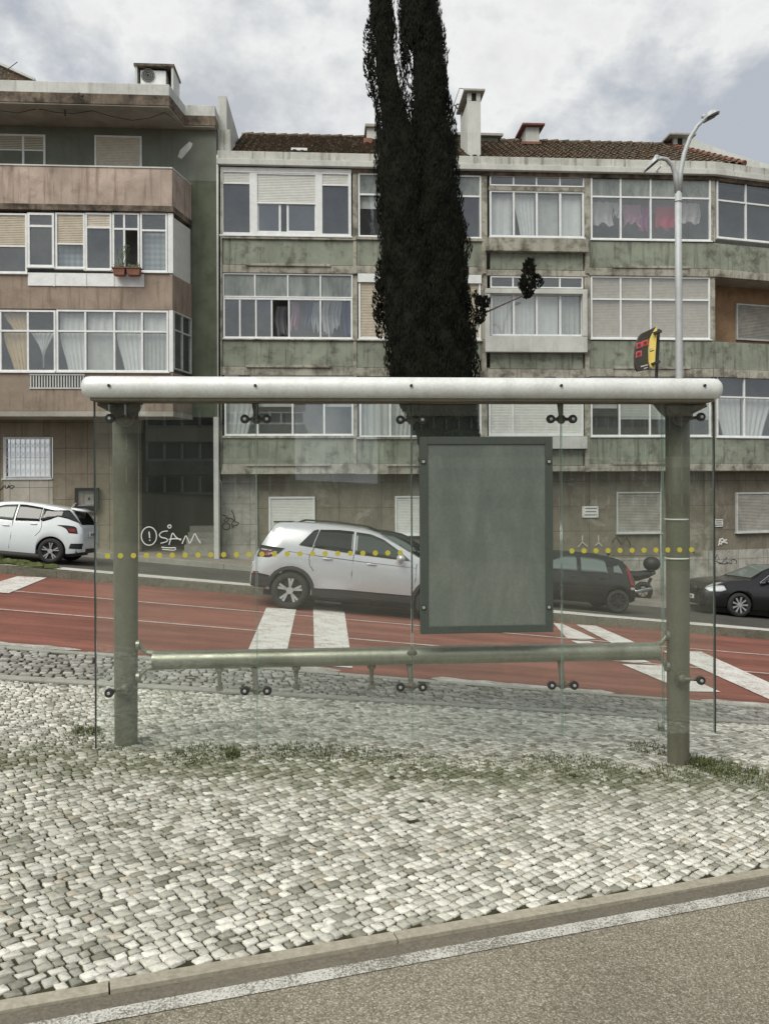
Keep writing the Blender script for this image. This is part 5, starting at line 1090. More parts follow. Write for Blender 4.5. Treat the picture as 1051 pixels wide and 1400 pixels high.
cloth(R_, 377, 418, 392, 458, .5, 'cloth_grey', 'hanging_garment', 'dark grey jacket hanging in the open sash', .05, group='washing in the left enclosed balcony'); cloth(R_, 308, 409, 326, 421, .4, 'cloth_blue', 'hanging_cloth', 'short navy cloth at the left end of the left enclosed balcony', .05, group='washing in the left enclosed balcony'); cloth(R_, 351, 409, 370, 426, .4, 'cloth_blue', 'hanging_cloth', 'ragged dark blue cloth left of the open sash', .08, group='washing in the left enclosed balcony')
# ---------------------------------------------------------------- building across the street, behind the camera, seen only as a reflection
def far_block(x0, x1, y, h, label, col, floors_):
    z0 = float(gz((x0+x1)/2, y))-1; B = thing('apartment_building', ((x0+x1)/2, y, z0), label, 'building'); MB().box(x0, x1, y-8, y, z0, z0+h).build('wall', col, B)
    gl_ = MB(); fr_ = MB()
    for f in range(floors_):
        z = z0+1.2+f*2.9; MB().box(x0+.1, x1-.1, y, y+.35, z+1.5, z+2.7).build('balcony_parapet', 'shutter_cream' if f % 2 else 'green_render', B)
        n = int((x1-x0)/1.4)
        for i in range(n):
            a = lerp(x0+.2, x1-.2, i/n); b2 = lerp(x0+.2, x1-.2, (i+.85)/n); gl_.box(a, b2, y+.004, y+.05, z+.05, z+1.35); fr_.box(a-.05, a+.03, y+.051, y+.1, z, z+1.4)
    gl_.build('windows', 'car_glass', B); fr_.build('window_frames', 'white_frame', B)
far_block(-40, -17, -60, 7.2, 'long low brown apartment block far behind the viewer', 'brown_wall', 3); far_block(-16.5, -4, -58, 9.2, 'narrow pale apartment block far behind the viewer', 'stone_pale', 4); far_block(5, 52, -75, 17, 'long brown hillside block far behind the viewer, heightened to mask sky from the glass', 'brown_wall', 5)  # last block made extra tall and dark to keep reflected sky off the panes
# ================================================================ VEHICLES
def interp(pl, x):
    if x <= pl[0][0]: return pl[0][1]
    for (a, b_), (c_, d) in zip(pl, pl[1:]):
        if x <= c_: return lerp(b_, d, (x-a)/(c_-a)) if c_ > a else d
    return pl[-1][1]
def smooth_pl(pl, x):      # monotone-ish cubic through the points
    n = len(pl)
    if x <= pl[0][0]: return pl[0][1]
    if x >= pl[-1][0]: return pl[-1][1]
    for i in range(n-1):
        if x <= pl[i+1][0]:
            x0, y0 = pl[i]; x1, y1 = pl[i+1]; h = max(x1-x0, 1e-5); t = (x-x0)/h; s_ = (y1-y0)/h
            def slope(k):
                if k == 0 or k == n-1: return s_
                a = (pl[k][1]-pl[k-1][1])/max(pl[k][0]-pl[k-1][0], 1e-5); b_ = (pl[k+1][1]-pl[k][1])/max(pl[k+1][0]-pl[k][0], 1e-5)
                return 0 if a*b_ <= 0 else 2*a*b_/(a+b_)
            m0, m1 = slope(i)*h, slope(i+1)*h
            return (2*t**3-3*t**2+1)*y0+(t**3-2*t**2+t)*m0+(-2*t**3+3*t**2)*y1+(t**3-t**2)*m1
def make_car(c, label, loc, heading, pitch, rollv, name='parked_car', scale=1.0, cat='car', group='cars parked and stopped along the street'):
    """c: profile. x runs from the rear bumper (0) to the nose (L); origin on the ground under the rear axle"""
    L, Wd, xr, xf, rw = c['L'], c['W']/2, c['xr'], c['xf'], c['rw']; top, belt, sill = c['top'], c['belt'], c['sill']; ra = c['arch']
    root = thing(name, loc, label, cat, group); root.rotation_euler = (rollv, pitch, 0 if heading > 0 else math.pi); root.scale = (scale,)*3
    T = lambda x: smooth_pl(top, x)
    Bt = lambda x: min(smooth_pl(belt, x), T(x)-.004)
    plan = c['plan']; Wf = lambda x: Wd*smooth_pl(plan, x)
    def low(x):
        z = smooth_pl(sill, x)
        for xw in (xr, xf):
            if abs(x-xw) < ra: z = max(z, rw+math.sqrt(ra*ra-(x-xw)**2))
        return z
    tum = c.get('tumble', .30)
    def width_at(x, z):       # half width of the skin at height z
        w = Wf(x); b_, t = Bt(x), T(x)
        if z <= b_:
            lo = smooth_pl(sill, x); k = (z-lo)/max(b_-lo, .05); return w*(.965+.035*math.sin(math.pi*min(max(k*1.15-.05, 0), 1)))-.022*max(0, k-.82)/.18
        h = z-b_; H = max(c['H']-b_, .1); return w*.975-.022-(h*.42+.10*(h/H)**2*h)*tum/.30
    xsn = sorted(set([round(k*L/90, 4) for k in range(91)]+[round(xw+ra*math.cos(a*math.pi/16), 4) for xw in (xr, xf) for a in range(17)]+[round(xw+s_*(ra+.002), 4) for xw in (xr, xf) for s_ in (-1, 1)]))
    xsn = [x for x in xsn if 0 <= x <= L]
    body = MB(); vs = []; NS = 15
    for x in xsn:
        lo, b_, t = low(x), Bt(x), T(x); b_ = max(b_, lo+.02); t = max(t, b_+.004); sec = []
        sec.append((0, .18))
        wl = width_at(x, max(lo, smooth_pl(sill, x)))
        sec.append((wl-.16, lo-.0)); sec.append((wl-.02, lo))
        for k in (.12, .3, .5, .7, .85, 1): z = lerp(lo, b_, k); sec.append((width_at(x, z), z))
        ze = b_+(t-b_)*.88; we = width_at(x, ze)
        for k in (.33, .66, 1): z = lerp(b_, ze, k); sec.append((width_at(x, z), z))
        sec.append((we*.86, b_+(t-b_)*.975)); sec.append((we*.5, t-.002)); sec.append((0, t))
        sec[0] = (0, lo if abs(x-xr) > ra and abs(x-xf) > ra else lo)
        for s_ in (1, -1): vs += [(x-xr, s_*y, z) for y, z in sec]
    n = len(sec)
    fs = []
    for i in range(len(xsn)-1):
        for s_ in (0, 1):
            o = i*2*n+s_*n; p = (i+1)*2*n+s_*n
            for k in range(n-1): fs.append((o+k, o+k+1, p+k+1, p+k) if s_ == 0 else (o+k+1, o+k, p+k, p+k+1))
    for i in (0, len(xsn)-1): b0 = i*2*n; fs.append(tuple(b0+k for k in range(n))); fs.append(tuple(b0+n+k for k in range(n)))
    bo_ = body.add(vs, fs).build('body', c['paint'], root, smooth=True, local=True); bo_.modifiers.new('e', 'EDGE_SPLIT').split_angle = R(38)
    # patch on the side skin from an outline in (x,z)
    def patch(poly, name, mat, off=.006, parent=bo_, cells=26, th=.012, both=True):
        xs_ = [p[0] for p in poly]; x0, x1 = min(xs_), max(xs_); mb = MB(); cols_ = []
        for i in range(cells+1):
            x = lerp(x0+1e-4, x1-1e-4, i/cells); zz = []
            for (a, za), (b2, zb2) in zip(poly, poly[1:]+poly[:1]):
                if (a-x)*(b2-x) <= 0 and a != b2: zz.append(lerp(za, zb2, (x-a)/(b2-a)))
            cols_.append((x, min(zz), max(zz)) if zz else cols_[-1])
        m_ = 5
        for s_ in ((1, -1) if both else (1,)):
            vs = []; mb = MB()
            for x, za, zb2 in cols_:
                for j in range(m_+1): z = lerp(za, zb2, j/m_); vs.append((x-xr, s_*(width_at(x, z)+off), z))
            q = len(vs); vs2 = [(x, y-s_*th, z) for x, y, z in vs]; k = m_+1; f = [(i*k+j, (i+1)*k+j, (i+1)*k+j+1, i*k+j+1) for i in range(cells) for j in range(m_)]
            f += [(q+i*k, q+(i+1)*k, (i+1)*k, i*k) for i in range(cells)] + [(q+i*k+m_, q+(i+1)*k+m_, (i+1)*k+m_, i*k+m_) for i in range(cells)] + [(j, j+1, q+j+1, q+j) for j in range(m_)] + [(cells*k+j, cells*k+j+1, q+cells*k+j+1, q+cells*k+j) for j in range(m_)]
            last = mb.add(vs+vs2, f).build(name, mat, parent, smooth=True, local=True)
        return last
    def line(pts, name='panel_gap', w=.006, mat='black_plastic', both=True):
        for s_ in ((1, -1) if both else (1,)): MB().tube([(x-xr, s_*(width_at(x, z)+.0005), z) for x, z in pts], w, 4).build(name, mat, bo_, local=True)
    def topglass(xa, xb, name, mat, frac=.80, off=.007):     # screen on the sloping top
        mb = MB(); vs = []; n1, n2 = 10, 12
        for i in range(n1+1):
            x = lerp(xa, xb, i/n1); b_, t = Bt(x), T(x); we = width_at(x, b_+(t-b_)*.88)
            for j in range(n2+1):
                u = lerp(-1, 1, j/n2); y = u*we*frac; au = abs(y)/we; z = t-.002*au if au < .5 else (lerp(t-.002, b_+(t-b_)*.975, (au-.5)/.36) if au < .86 else lerp(b_+(t-b_)*.975, b_+(t-b_)*.88, (au-.86)/.14)); vs.append((x-xr, y, z+off))
        mb.add(vs, [(i*(n2+1)+j, (i+1)*(n2+1)+j, (i+1)*(n2+1)+j+1, i*(n2+1)+j+1) for i in range(n1) for j in range(n2)]); return mb.build(name, mat, bo_, smooth=True, local=True)
    for poly, mt in c['windows']: patch(poly, 'side_window', mt)
    if c.get('window_trim'): 
        for poly in c['window_trim']: line(poly, 'window_trim', .010, 'chrome_trim')
    topglass(*c['windscreen'], 'windscreen', c['glass']); topglass(*c['rear_screen'], 'rear_screen', 'car_glass_dark')
    for poly in c['gaps']: line(poly)
    for poly, mt, nm in c['lights']: patch(poly, nm, mt, .008, cells=10)
    for poly in c.get('cladding', []): patch(poly, 'cladding', 'black_plastic', .010, cells=30)
    for x, z in c['handles']: 
        [MB().ellip((x-xr, s_*(width_at(x, z)+.018), z), (.10, .016, .016), 10, 6).build('door_handle', c['paint'], bo_, smooth=True, local=True) for s_ in (1, -1)]
    # arches (dark liners) and underside
    ul = MB(); ul.box(.25-xr, L-.3-xr, -Wd+.22, Wd-.22, .20, .50)
    for xw in (xr, xf):
        k = 16; vv = []
        for i in range(k+1):
            a = math.pi*i/k; vv += [(xw-xr+(ra-.005)*math.cos(a), -Wd+.06, rw+(ra-.005)*math.sin(a)), (xw-xr+(ra-.005)*math.cos(a), Wd-.06, rw+(ra-.005)*math.sin(a))]
        ul.add(vv, [(2*i, 2*i+1, 2*i+3, 2*i+2) for i in range(k)])
    ul.build('underbody', 'black_plastic', bo_, local=True)
    # bumpers
    for nm, (x0, x1, z0, z1, wf) in c['bumpers'].items():
        mb = MB(); vv = []; k = 16
        for j, z in enumerate((z0, lerp(z0, z1, .5), z1)):
            for i in range(k+1): u = lerp(-1, 1, i/k); xx = x0+(x1-x0)*abs(u)**4; vv.append((xx-xr, u*Wd*wf, z)); 
        mb.add(vv, [(j*(k+1)+i, j*(k+1)+i+1, (j+1)*(k+1)+i+1, (j+1)*(k+1)+i) for j in range(2) for i in range(k)]); mb.build(nm, 'black_plastic', bo_, smooth=True, local=True)
    # plate
    for (px_, pz, mt) in c.get('plates', []):
        mb = MB().box(px_-xr-.012, px_-xr+.012, -.26, .26, pz-.055, pz+.055); po = mb.build('number_plate', mt, bo_, local=True, bevel=.004)
        mb = MB(); [mb.box(px_-xr+s_*.0125, px_-xr+s_*.014, y, y+.045, pz-.03, pz+.03) for y in (-.2, -.14, -.05, .01, .1, .16) for s_ in (1, -1)]; mb.build('lettering', 'ink', po, local=True)
    # mirrors
    mx, mz = c['mirror']
    for s_ in (1, -1):
        w0 = width_at(mx, mz); mb = MB(); mb.ellip((mx-xr, s_*(w0+.13), mz+.03), (.075, .10, .07), 14, 8); mb.tube([(mx-xr, s_*(w0-.01), mz-.03), (mx-xr, s_*(w0+.10), mz)], .022, 8); mb.build('mirror', c.get('mirror_mat', c['paint']), root, smooth=True, local=True)
    # wheels
    for xw in (xr, xf):
        for s_ in (1, -1):
            yc = s_*(Wd-.12); cx = xw-xr; tw_ = .10; ty = MB(); prof = [(-tw_, rw*.66), (-tw_*1.02, rw*.80), (-tw_*.92, rw*.95), (-tw_*.6, rw), (tw_*.6, rw), (tw_*.92, rw*.95), (tw_*1.02, rw*.80), (tw_, rw*.66)]; k = 36; vv = []
            for i in range(k):
                a = 2*math.pi*i/k; vv += [(cx+r_*math.cos(a), yc+y, rw+r_*math.sin(a)) for y, r_ in prof]
            q = len(prof); ty.add(vv, [(i*q+j, ((i+1) % k)*q+j, ((i+1) % k)*q+(j+1) % q, i*q+(j+1) % q) for i in range(k) for j in range(q)])
            wh = ty.build('wheel', 'rubber', root, smooth=True, local=True)
            rm = MB(); rr_ = c['rim']*rw; yo = yc+s_*(tw_-.012)
            rm.ring((cx, yo, rw), (0, 1, 0), rr_*.955, rr_*.05, 36, 6)
            ns = c['spokes']
            for i in range(ns):
                a = 2*math.pi*i/ns+.3
                for da in (c.get('split', .0), -c.get('split', .0)) if c.get('split') else (0,):
                    p0 = Vector((cx+.05*math.cos(a), yo-s_*.006, rw+.05*math.sin(a))); p1 = Vector((cx+rr_*.95*math.cos(a+da), yo-s_*.002, rw+rr_*.95*math.sin(a+da))); t_ = Vector((-math.sin(a), 0, math.cos(a))); w0, w1 = c.get('sw', (.022, .028)); u_ = Vector((0, s_*.012, 0))
                    rm.hexa([tuple(p0-t_*w0-u_), tuple(p1-t_*w1-u_), tuple(p1+t_*w1-u_), tuple(p0+t_*w0-u_), tuple(p0-t_*w0+u_), tuple(p1-t_*w1+u_), tuple(p1+t_*w1+u_), tuple(p0+t_*w0+u_)])
            rm.disc((cx, yo, rw), (0, 1, 0), .062, .03, 18); rm.build('rim', c.get('rim_mat', 'alloy'), wh, local=True)
            dk_ = MB(); dk_.disc((cx, yc+s_*(tw_-.07), rw), (0, 1, 0), rr_*.98, .02, 28); dk_.build('brake_backing', 'dark_room', wh, local=True)
    for nm, fn, mt in c.get('extra', []): mb = MB(); fn(mb, xr, width_at); mb.build(nm, mt, bo_, local=True, smooth=True)
    return root
arc = lambda xw, r_, zc, a0, a1, n=12: [(xw+r_*math.cos(math.radians(lerp(a0, a1, i/n))), zc+r_*math.sin(math.radians(lerp(a0, a1, i/n)))) for i in range(n+1)]
# silver crossover ------------------------------------------------
def spoil(mb, xr, wa): mb.hexa([(.30-xr, -.52, 1.475), (.62-xr, -.56, 1.50), (.62-xr, .56, 1.50), (.30-xr, .52, 1.475), (.30-xr, -.52, 1.505), (.62-xr, -.56, 1.535), (.62-xr, .56, 1.535), (.30-xr, .52, 1.505)])
def rails(mb, xr, wa):
    for s_ in (1, -1): mb.tube([(x-xr, s_*(.50), z) for x, z in ((.75, 1.525), (.85, 1.575), (1.4, 1.59), (2.0, 1.565), (2.2, 1.50))], .018, 6)
cross = dict(L=4.11, W=1.76, H=1.55, xr=.72, xf=3.27, rw=.325, rim=.74, arch=.365, spokes=5, split=.16, sw=(.016, .022), paint='paint_silver', glass='car_glass', tumble=.30,
  top=[(0, .62), (.02, .84), (.08, .96), (.13, 1.07), (.19, 1.20), (.27, 1.36), (.34, 1.48), (.5, 1.515), (1.0, 1.545), (1.5, 1.55), (1.9, 1.53), (2.2, 1.47), (2.5, 1.34), (2.8, 1.18), (2.98, 1.09), (3.1, 1.055), (3.5, 1.00), (3.85, .90), (4.0, .80), (4.08, .68), (4.11, .55)],
  belt=[(0, .80), (.5, 1.10), (.9, 1.10), (1.6, 1.05), (2.3, 1.00), (3.0, .96), (3.6, .90), (4.11, .70)], sill=[(0, .38), (.1, .33), (.6, .30), (1.2, .27), (2.8, .27), (3.6, .30), (4.11, .34)],
  plan=[(0, .80), (.06, .87), (.2, .945), (.5, .99), (1, 1), (3.0, 1), (3.5, .98), (3.85, .91), (4.05, .80), (4.11, .70)],
  windows=[([(.80, 1.13), (1.03, 1.40), (1.10, 1.43), (1.13, 1.42), (1.03, 1.11)], 'car_glass_dark'), ([(1.045, 1.11), (1.145, 1.43), (1.50, 1.455), (1.75, 1.45), (1.75, 1.065)], 'car_glass_dark'), ([(1.79, 1.06), (1.79, 1.445), (2.05, 1.43), (2.28, 1.36), (2.55, 1.20), (2.80, 1.02)], 'car_glass')],
  windscreen=(2.24, 2.96), rear_screen=(.135, .32),
  gaps=[[(1.78, .36), (1.77, .7), (1.775, 1.05)], [(2.86, .37), (2.90, .7), (2.90, .98)], [(1.07, 1.1), (1.0, .95), (1.02, .80), (1.10, .70)], [(.62, 1.0), (1.2, .965), (2.0, .93), (2.9, .905)]],
  lights=[([(.10, .97), (.12, 1.07), (.40, 1.055), (.56, 1.05), (.44, .93), (.30, .87), (.08, .86)], 'car_glass_dark', 'tail_light'), ([(.11, .89), (.13, .98), (.34, .98), (.40, .94), (.28, .89)], 'tail_red', 'tail_light'), ([(.04, .52), (.04, .60), (.14, .61), (.14, .53)], 'tail_red', 'reflector'), ([(.14, .99), (.15, 1.01), (.34, 1.0), (.34, .98)], 'tail_white', 'tail_light'), ([(3.66, .80), (3.72, .88), (3.98, .80), (4.02, .72), (3.85, .72)], 'head_clear', 'headlight')],
  cladding=[[(.02, .34), (.02, .56), (.16, .58), (.34, .56), (.30, .33)], [(1.10, .275), (1.10, .40), (1.6, .42), (2.9, .42), (2.90, .275)], arc(.72, .43, .325, 5, 175)+arc(.72, .367, .325, 175, 5), arc(3.27, .43, .325, 5, 175)+arc(3.27, .367, .325, 175, 5)],
  handles=[(1.32, .935), (2.10, .905)], mirror=(2.60, 1.03), mirror_mat='paint_silver', bumpers={'rear_bumper': (-.015, .12, .34, .56, .93), 'front_bumper': (4.125, 3.95, .33, .56, .86)}, plates=[(-.02, .68, 'shutter_white')],
  extra=[('spoiler', spoil, 'black_plastic'), ('roof_rail', rails, 'black_plastic')])
# white hatchback ------------------------------------------------
def wing(mb, xr, wa): mb.hexa([(.15-xr, -.50, 1.345), (.42-xr, -.56, 1.385), (.42-xr, .56, 1.385), (.15-xr, .50, 1.345), (.15-xr, -.50, 1.37), (.42-xr, -.56, 1.425), (.42-xr, .56, 1.425), (.15-xr, .50, 1.37)]); mb.tube([(.62-xr, 0, 1.42), (.50-xr, 0, 1.56)], .005, 5)
hatchw = dict(L=3.99, W=1.74, H=1.47, xr=.72, xf=3.25, rw=.315, rim=.72, arch=.365, spokes=5, split=.17, sw=(.010, .016), paint='paint_white', glass='car_glass_clear', tumble=.30,
  top=[(0, .55), (.02, .80), (.06, .95), (.10, 1.00), (.2, 1.15), (.32, 1.30), (.42, 1.39), (.7, 1.43), (1.2, 1.465), (1.7, 1.475), (2.1, 1.44), (2.5, 1.30), (2.8, 1.14), (3.0, 1.03), (3.2, .98), (3.6, .90), (3.85, .78), (3.95, .65), (3.99, .5)],
  belt=[(0, .80), (.3, 1.03), (.65, 1.16), (.9, 1.13), (1.1, 1.02), (1.7, .98), (2.4, .95), (3.0, .92), (3.6, .84), (3.99, .62)], sill=[(0, .34), (.3, .28), (1.2, .22), (2.8, .22), (3.6, .26), (3.99, .30)],
  plan=[(0, .80), (.06, .88), (.2, .95), (.5, .995), (1, 1), (2.8, .99), (3.4, .97), (3.75, .88), (3.95, .76), (3.99, .68)],
  windows=[([(.10, 1.05), (.18, 1.13), (.34, 1.30), (.42, 1.365), (.75, 1.33), (1.05, 1.36), (1.05, 1.06), (.98, 1.03), (.80, 1.10), (.64, 1.19), (.40, 1.15)], 'car_glass_dark'), ([(1.07, 1.03), (1.07, 1.37), (1.50, 1.405), (1.66, 1.40), (1.66, .995)], 'car_glass_dark'), ([(1.70, .99), (1.70, 1.395), (2.0, 1.36), (2.35, 1.24), (2.72, 1.02)], 'car_glass_clear')],
  windscreen=(2.12, 2.92), rear_screen=(.11, .34),
  gaps=[[(1.73, .30), (1.70, .6), (1.71, .98)], [(1.02, 1.04), (.99, .92), (1.02, .78), (1.12, .66)], [(2.8, .3), (2.85, .6), (2.83, .92)]],
  lights=[([(.12, .80), (.18, .97), (.40, .985), (.63, .975), (.45, .93), (.36, .87), (.34, .80)], 'car_glass_dark', 'tail_light'), ([(.17, .815), (.22, .94), (.36, .92), (.32, .86), (.31, .81)], 'tail_red', 'tail_light'), ([(3.55, .74), (3.6, .84), (3.85, .74), (3.88, .68)], 'head_clear', 'headlight')],
  cladding=[[(.0, .42), (.0, .56), (.25, .54), (.28, .42)]], handles=[(1.86, .86), (1.2, .95)], mirror=(2.55, 1.0), bumpers={'rear_bumper': (-.012, .12, .30, .42, .90), 'front_bumper': (4.0, 3.85, .28, .5, .84)}, plates=[(-.015, .78, 'shutter_white')], extra=[('spoiler', wing, 'paint_white')])
# dark hatchback ------------------------------------------------
hatchd = dict(L=3.85, W=1.68, H=1.47, xr=.50, xf=2.98, rw=.30, rim=.62, rim_mat='dark_metal', arch=.345, spokes=8, sw=(.02, .025), paint='paint_dark', glass='car_glass', tumble=.30,
  top=[(0, .5), (.03, .80), (.10, .95), (.18, 1.10), (.28, 1.25), (.42, 1.37), (.7, 1.43), (1.2, 1.48), (1.8, 1.48), (2.2, 1.43), (2.6, 1.26), (2.9, 1.08), (3.05, 1.01), (3.4, .93), (3.7, .82), (3.88, .68), (3.95, .5)],
  belt=[(0, .78), (.3, .97), (1, .96), (2, .93), (3, .90), (3.6, .8), (3.95, .6)], sill=[(0, .34), (.3, .26), (1.2, .22), (2.7, .22), (3.6, .26), (3.95, .3)],
  plan=[(0, .78), (.06, .88), (.2, .95), (.5, .99), (1, 1), (2.8, .99), (3.4, .96), (3.75, .86), (3.92, .74), (3.95, .66)],
  windows=[([(.42, 1.02), (.52, 1.25), (.66, 1.20), (.66, 1.02)], 'car_glass_clear'), ([(.82, 1.0), (.88, 1.32), (1.1, 1.37), (1.52, 1.38), (1.52, .98)], 'car_glass_clear'), ([(1.62, .98), (1.62, 1.38), (1.95, 1.36), (2.3, 1.22), (2.72, .98)], 'car_glass_clear')],
  windscreen=(2.22, 2.98), rear_screen=(.12, .38), gaps=[[(1.57, .28), (1.55, .6), (1.57, .97)], [(.78, .98), (.76, .85), (.86, .72)], [(2.7, .3), (2.75, .9)], [(.5, .62), (1.5, .60), (2.7, .58)]],
  lights=[([(.06, .70), (.14, .90), (.22, 1.10), (.30, 1.22), (.33, 1.18), (.22, .85), (.20, .70)], 'tail_red', 'tail_light'), ([(.05, .62), (.07, .70), (.2, .69), (.19, .62)], 'tail_white', 'tail_light'), ([(3.5, .70), (3.55, .82), (3.8, .72), (3.84, .64)], 'head_clear', 'headlight')],
  handles=[(.98, .86), (1.75, .84)], mirror=(2.55, .97), bumpers={'rear_bumper': (-.012, .12, .32, .5, .9), 'front_bumper': (3.96, 3.8, .28, .48, .84)}, plates=[(-.015, .66, 'shutter_white')], extra=[('aerial', lambda mb, xr, wa: (mb.tube([(.62-xr, .1, 1.43), (.55-xr, .1, 1.50)], .012, 5), mb.ellip((.6-xr, .1, 1.50), (.05, .03, .03), 8, 6)), 'black_plastic')])
# black saloon ------------------------------------------------
sal = dict(L=4.75, W=1.80, H=1.44, xr=1.02, xf=3.80, rw=.315, rim=.74, arch=.355, spokes=9, sw=(.014, .026), paint='paint_black', glass='car_glass_clear', tumble=.32,
  top=[(0, .6), (.03, .9), (.12, 1.00), (.6, 1.04), (.9, 1.10), (1.3, 1.28), (1.7, 1.40), (2.2, 1.44), (2.6, 1.42), (3.0, 1.28), (3.35, 1.08), (3.5, 1.0), (3.9, .95), (4.4, .86), (4.62, .74), (4.72, .60), (4.75, .5)],
  belt=[(0, .85), (.6, .96), (1.5, .95), (2.5, .92), (3.4, .90), (4.2, .82), (4.75, .60)], sill=[(0, .34), (.4, .26), (1.5, .22), (3.4, .22), (4.3, .24), (4.75, .26)],
  plan=[(0, .78), (.06, .86), (.25, .95), (.6, .99), (1, 1), (3.4, 1), (4.1, .97), (4.5, .87), (4.70, .74), (4.75, .66)],
  windows=[([(1.35, .99), (1.55, 1.22), (1.75, 1.32), (2.15, 1.355), (2.15, .965)], 'car_glass'), ([(2.22, .965), (2.22, 1.355), (2.6, 1.32), (2.9, 1.18), (3.22, .95)], 'car_glass')], window_trim=[[(3.27, .94), (2.9, 1.20), (2.6, 1.345), (2.2, 1.385), (1.7, 1.34), (1.3, 1.0)], [(3.27, .935), (2.2, .955), (1.3, .985)]],
  windscreen=(2.68, 3.42), rear_screen=(.95, 1.6), gaps=[[(2.19, .3), (2.2, .95)], [(3.30, .32), (3.35, .9)], [(.3, .62), (3.3, .58)]],
  lights=[([(.05, .80), (.08, .92), (.35, .93), (.33, .80)], 'tail_red', 'tail_light'), ([(4.18, .68), (4.24, .80), (4.5, .77), (4.66, .68), (4.58, .60), (4.3, .62)], 'head_clear', 'headlight')],
  handles=[(1.55, .84), (2.4, .82)], mirror=(3.12, .94), bumpers={'rear_bumper': (-.01, .12, .3, .45, .9), 'front_bumper': (4.757, 4.58, .28, .46, .82)}, plates=[(4.765, .42, 'shutter_white')],
  extra=[('grille', lambda mb, xr, wa: mb.box(4.735-xr, 4.765-xr, -.38, .38, .55, .72), 'dark_metal')])
def car_at(c, px_, py_, xw, heading, label, sc, **kw):
    """stand the near-side wheel at the pixel's ground point"""
    g0 = G(px_, py_); ww = (c['W']-.24)*sc; xo = (xw-c['xr'])*sc*(1 if heading > 0 else -1)
    x, y = g0.x-xo, g0.y+ww/2+.1*sc; z = float(gz(x, y)); dx = (float(gz(x+2, y))-float(gz(x-.5, y)))/2.5; dy = (float(gz(x, y+.75))-float(gz(x, y-.75)))/1.5
    return make_car(c, label, (x, y, z-.012), heading, math.atan(-dx) if heading > 0 else math.atan(dx), math.atan(dy) if heading > 0 else -math.atan(dy), scale=sc, **kw)
car_at(cross, 393, 832, cross['xr'], 1, 'silver compact crossover with black cladding, stopped on the red lane behind the shelter glass', .945, name='silver_crossover')
car_at(hatchw, 66, 770, hatchw['xr'], -1, 'white hatchback with dark rear windows parked at the left edge by the stone wall', .89, name='parked_hatchback')
car_at(hatchd, 844, 838, hatchd['xr'], -1, 'black hatchback with a red tail light, parked between the poster case and the right post', .90, name='parked_hatchback')
car_at(sal, 1010, 843, sal['xf'], -1, 'black saloon with bright alloy wheels and clear headlights, at the right edge', 1.0, name='parked_saloon')
car_at(dict(hatchd, paint='paint_black'), 585, 808, hatchd['xf'], 1, 'dark hatchback mostly hidden behind the silver crossover and the poster case', .96, name='parked_hatchback')
# motorcycle behind the dark hatch
mp_ = G(903, 827); my = mp_.y+.9; mz = float(gz(mp_.x, my))+.0; MC = thing('parked_motorcycle', (mp_.x, my, mz), 'black motorcycle with a round top case, parked behind the black hatchback', 'motorcycle')
u_ = lambda x, z, y=0: (mp_.x+x, my+y, mz+z)
for xw in (-.15, -1.45):
    w_ = MB().ring(u_(xw, .30), (0, 1, 0), .235, .065, 30, 8).build('wheel', 'rubber', MC, smooth=True); r_ = MB(); r_.ring(u_(xw, .30), (0, 1, 0), .165, .015, 24, 5); [r_.tube([u_(xw, .30), u_(xw+.165*math.cos(a*1.047), .30+.165*math.sin(a*1.047))], .010, 5) for a in range(6)]; r_.build('rim', 'dark_metal', w_)
b_ = MB(); b_.tube([u_(.22, .86), u_(.0, .82), u_(-.35, .76), u_(-.62, .78), u_(-.95, .86)], [.05, .12, .15, .15, .12], 12, sq=.8, up=(0, 1, 0)); b_.tube([u_(-.75, .74), u_(-1.0, .66), u_(-1.25, .6)], [.17, .16, .08], 12, sq=1.0); b_.build('bodywork', 'paint_black', MC, smooth=True)
b_ = MB(); b_.tube([u_(-.15, .32), u_(-.45, .42), u_(-.85, .36)], [.05, .10, .16], 10); b_.tube([u_(-1.45, .30), u_(-1.22, .75), u_(-1.12, 1.0)], .035, 8); b_.tube([u_(.10, .70), u_(-.02, .45), u_(.08, .28)], [.05, .05, .03], 6); b_.build('frame', 'dark_metal', MC)
b_ = MB(); b_.tube([u_(-.85, .36, -.14), u_(-.4, .34, -.18), u_(.02, .42, -.20)], [.03, .045, .055], 10); b_.build('exhaust', 'chrome_trim', MC, smooth=True)
b_ = MB(); b_.tube([u_(-1.12, 1.0, -.32), u_(-1.12, 1.02), u_(-1.12, 1.0, .32)], .016, 6); b_.build('handlebar', 'dark_metal', MC)
for s_ in (-1, 1): b_ = MB(); b_.tube([u_(-1.12, 1.0, s_*.28), u_(-1.02, 1.2, s_*.34)], .008, 5); b_.ellip(u_(-.98, 1.22, s_*.34), (.10, .03, .05), 10, 6); b_.build('mirror', 'black_plastic', MC, smooth=True)
b_ = MB(); b_.ellip(u_(.12, 1.12), (.23, .24, .20), 16, 10, lambda x, y, z: 1+.06*(abs(x)+abs(z))); b_.tube([u_(.06, .84), u_(.1, .98)], .05, 8); b_.build('top_case', 'black_plastic', MC, smooth=True); MB().ellip(u_(.34, 1.12), (.025, .12, .045), 8, 6).build('reflector', 'tail_red', MC)
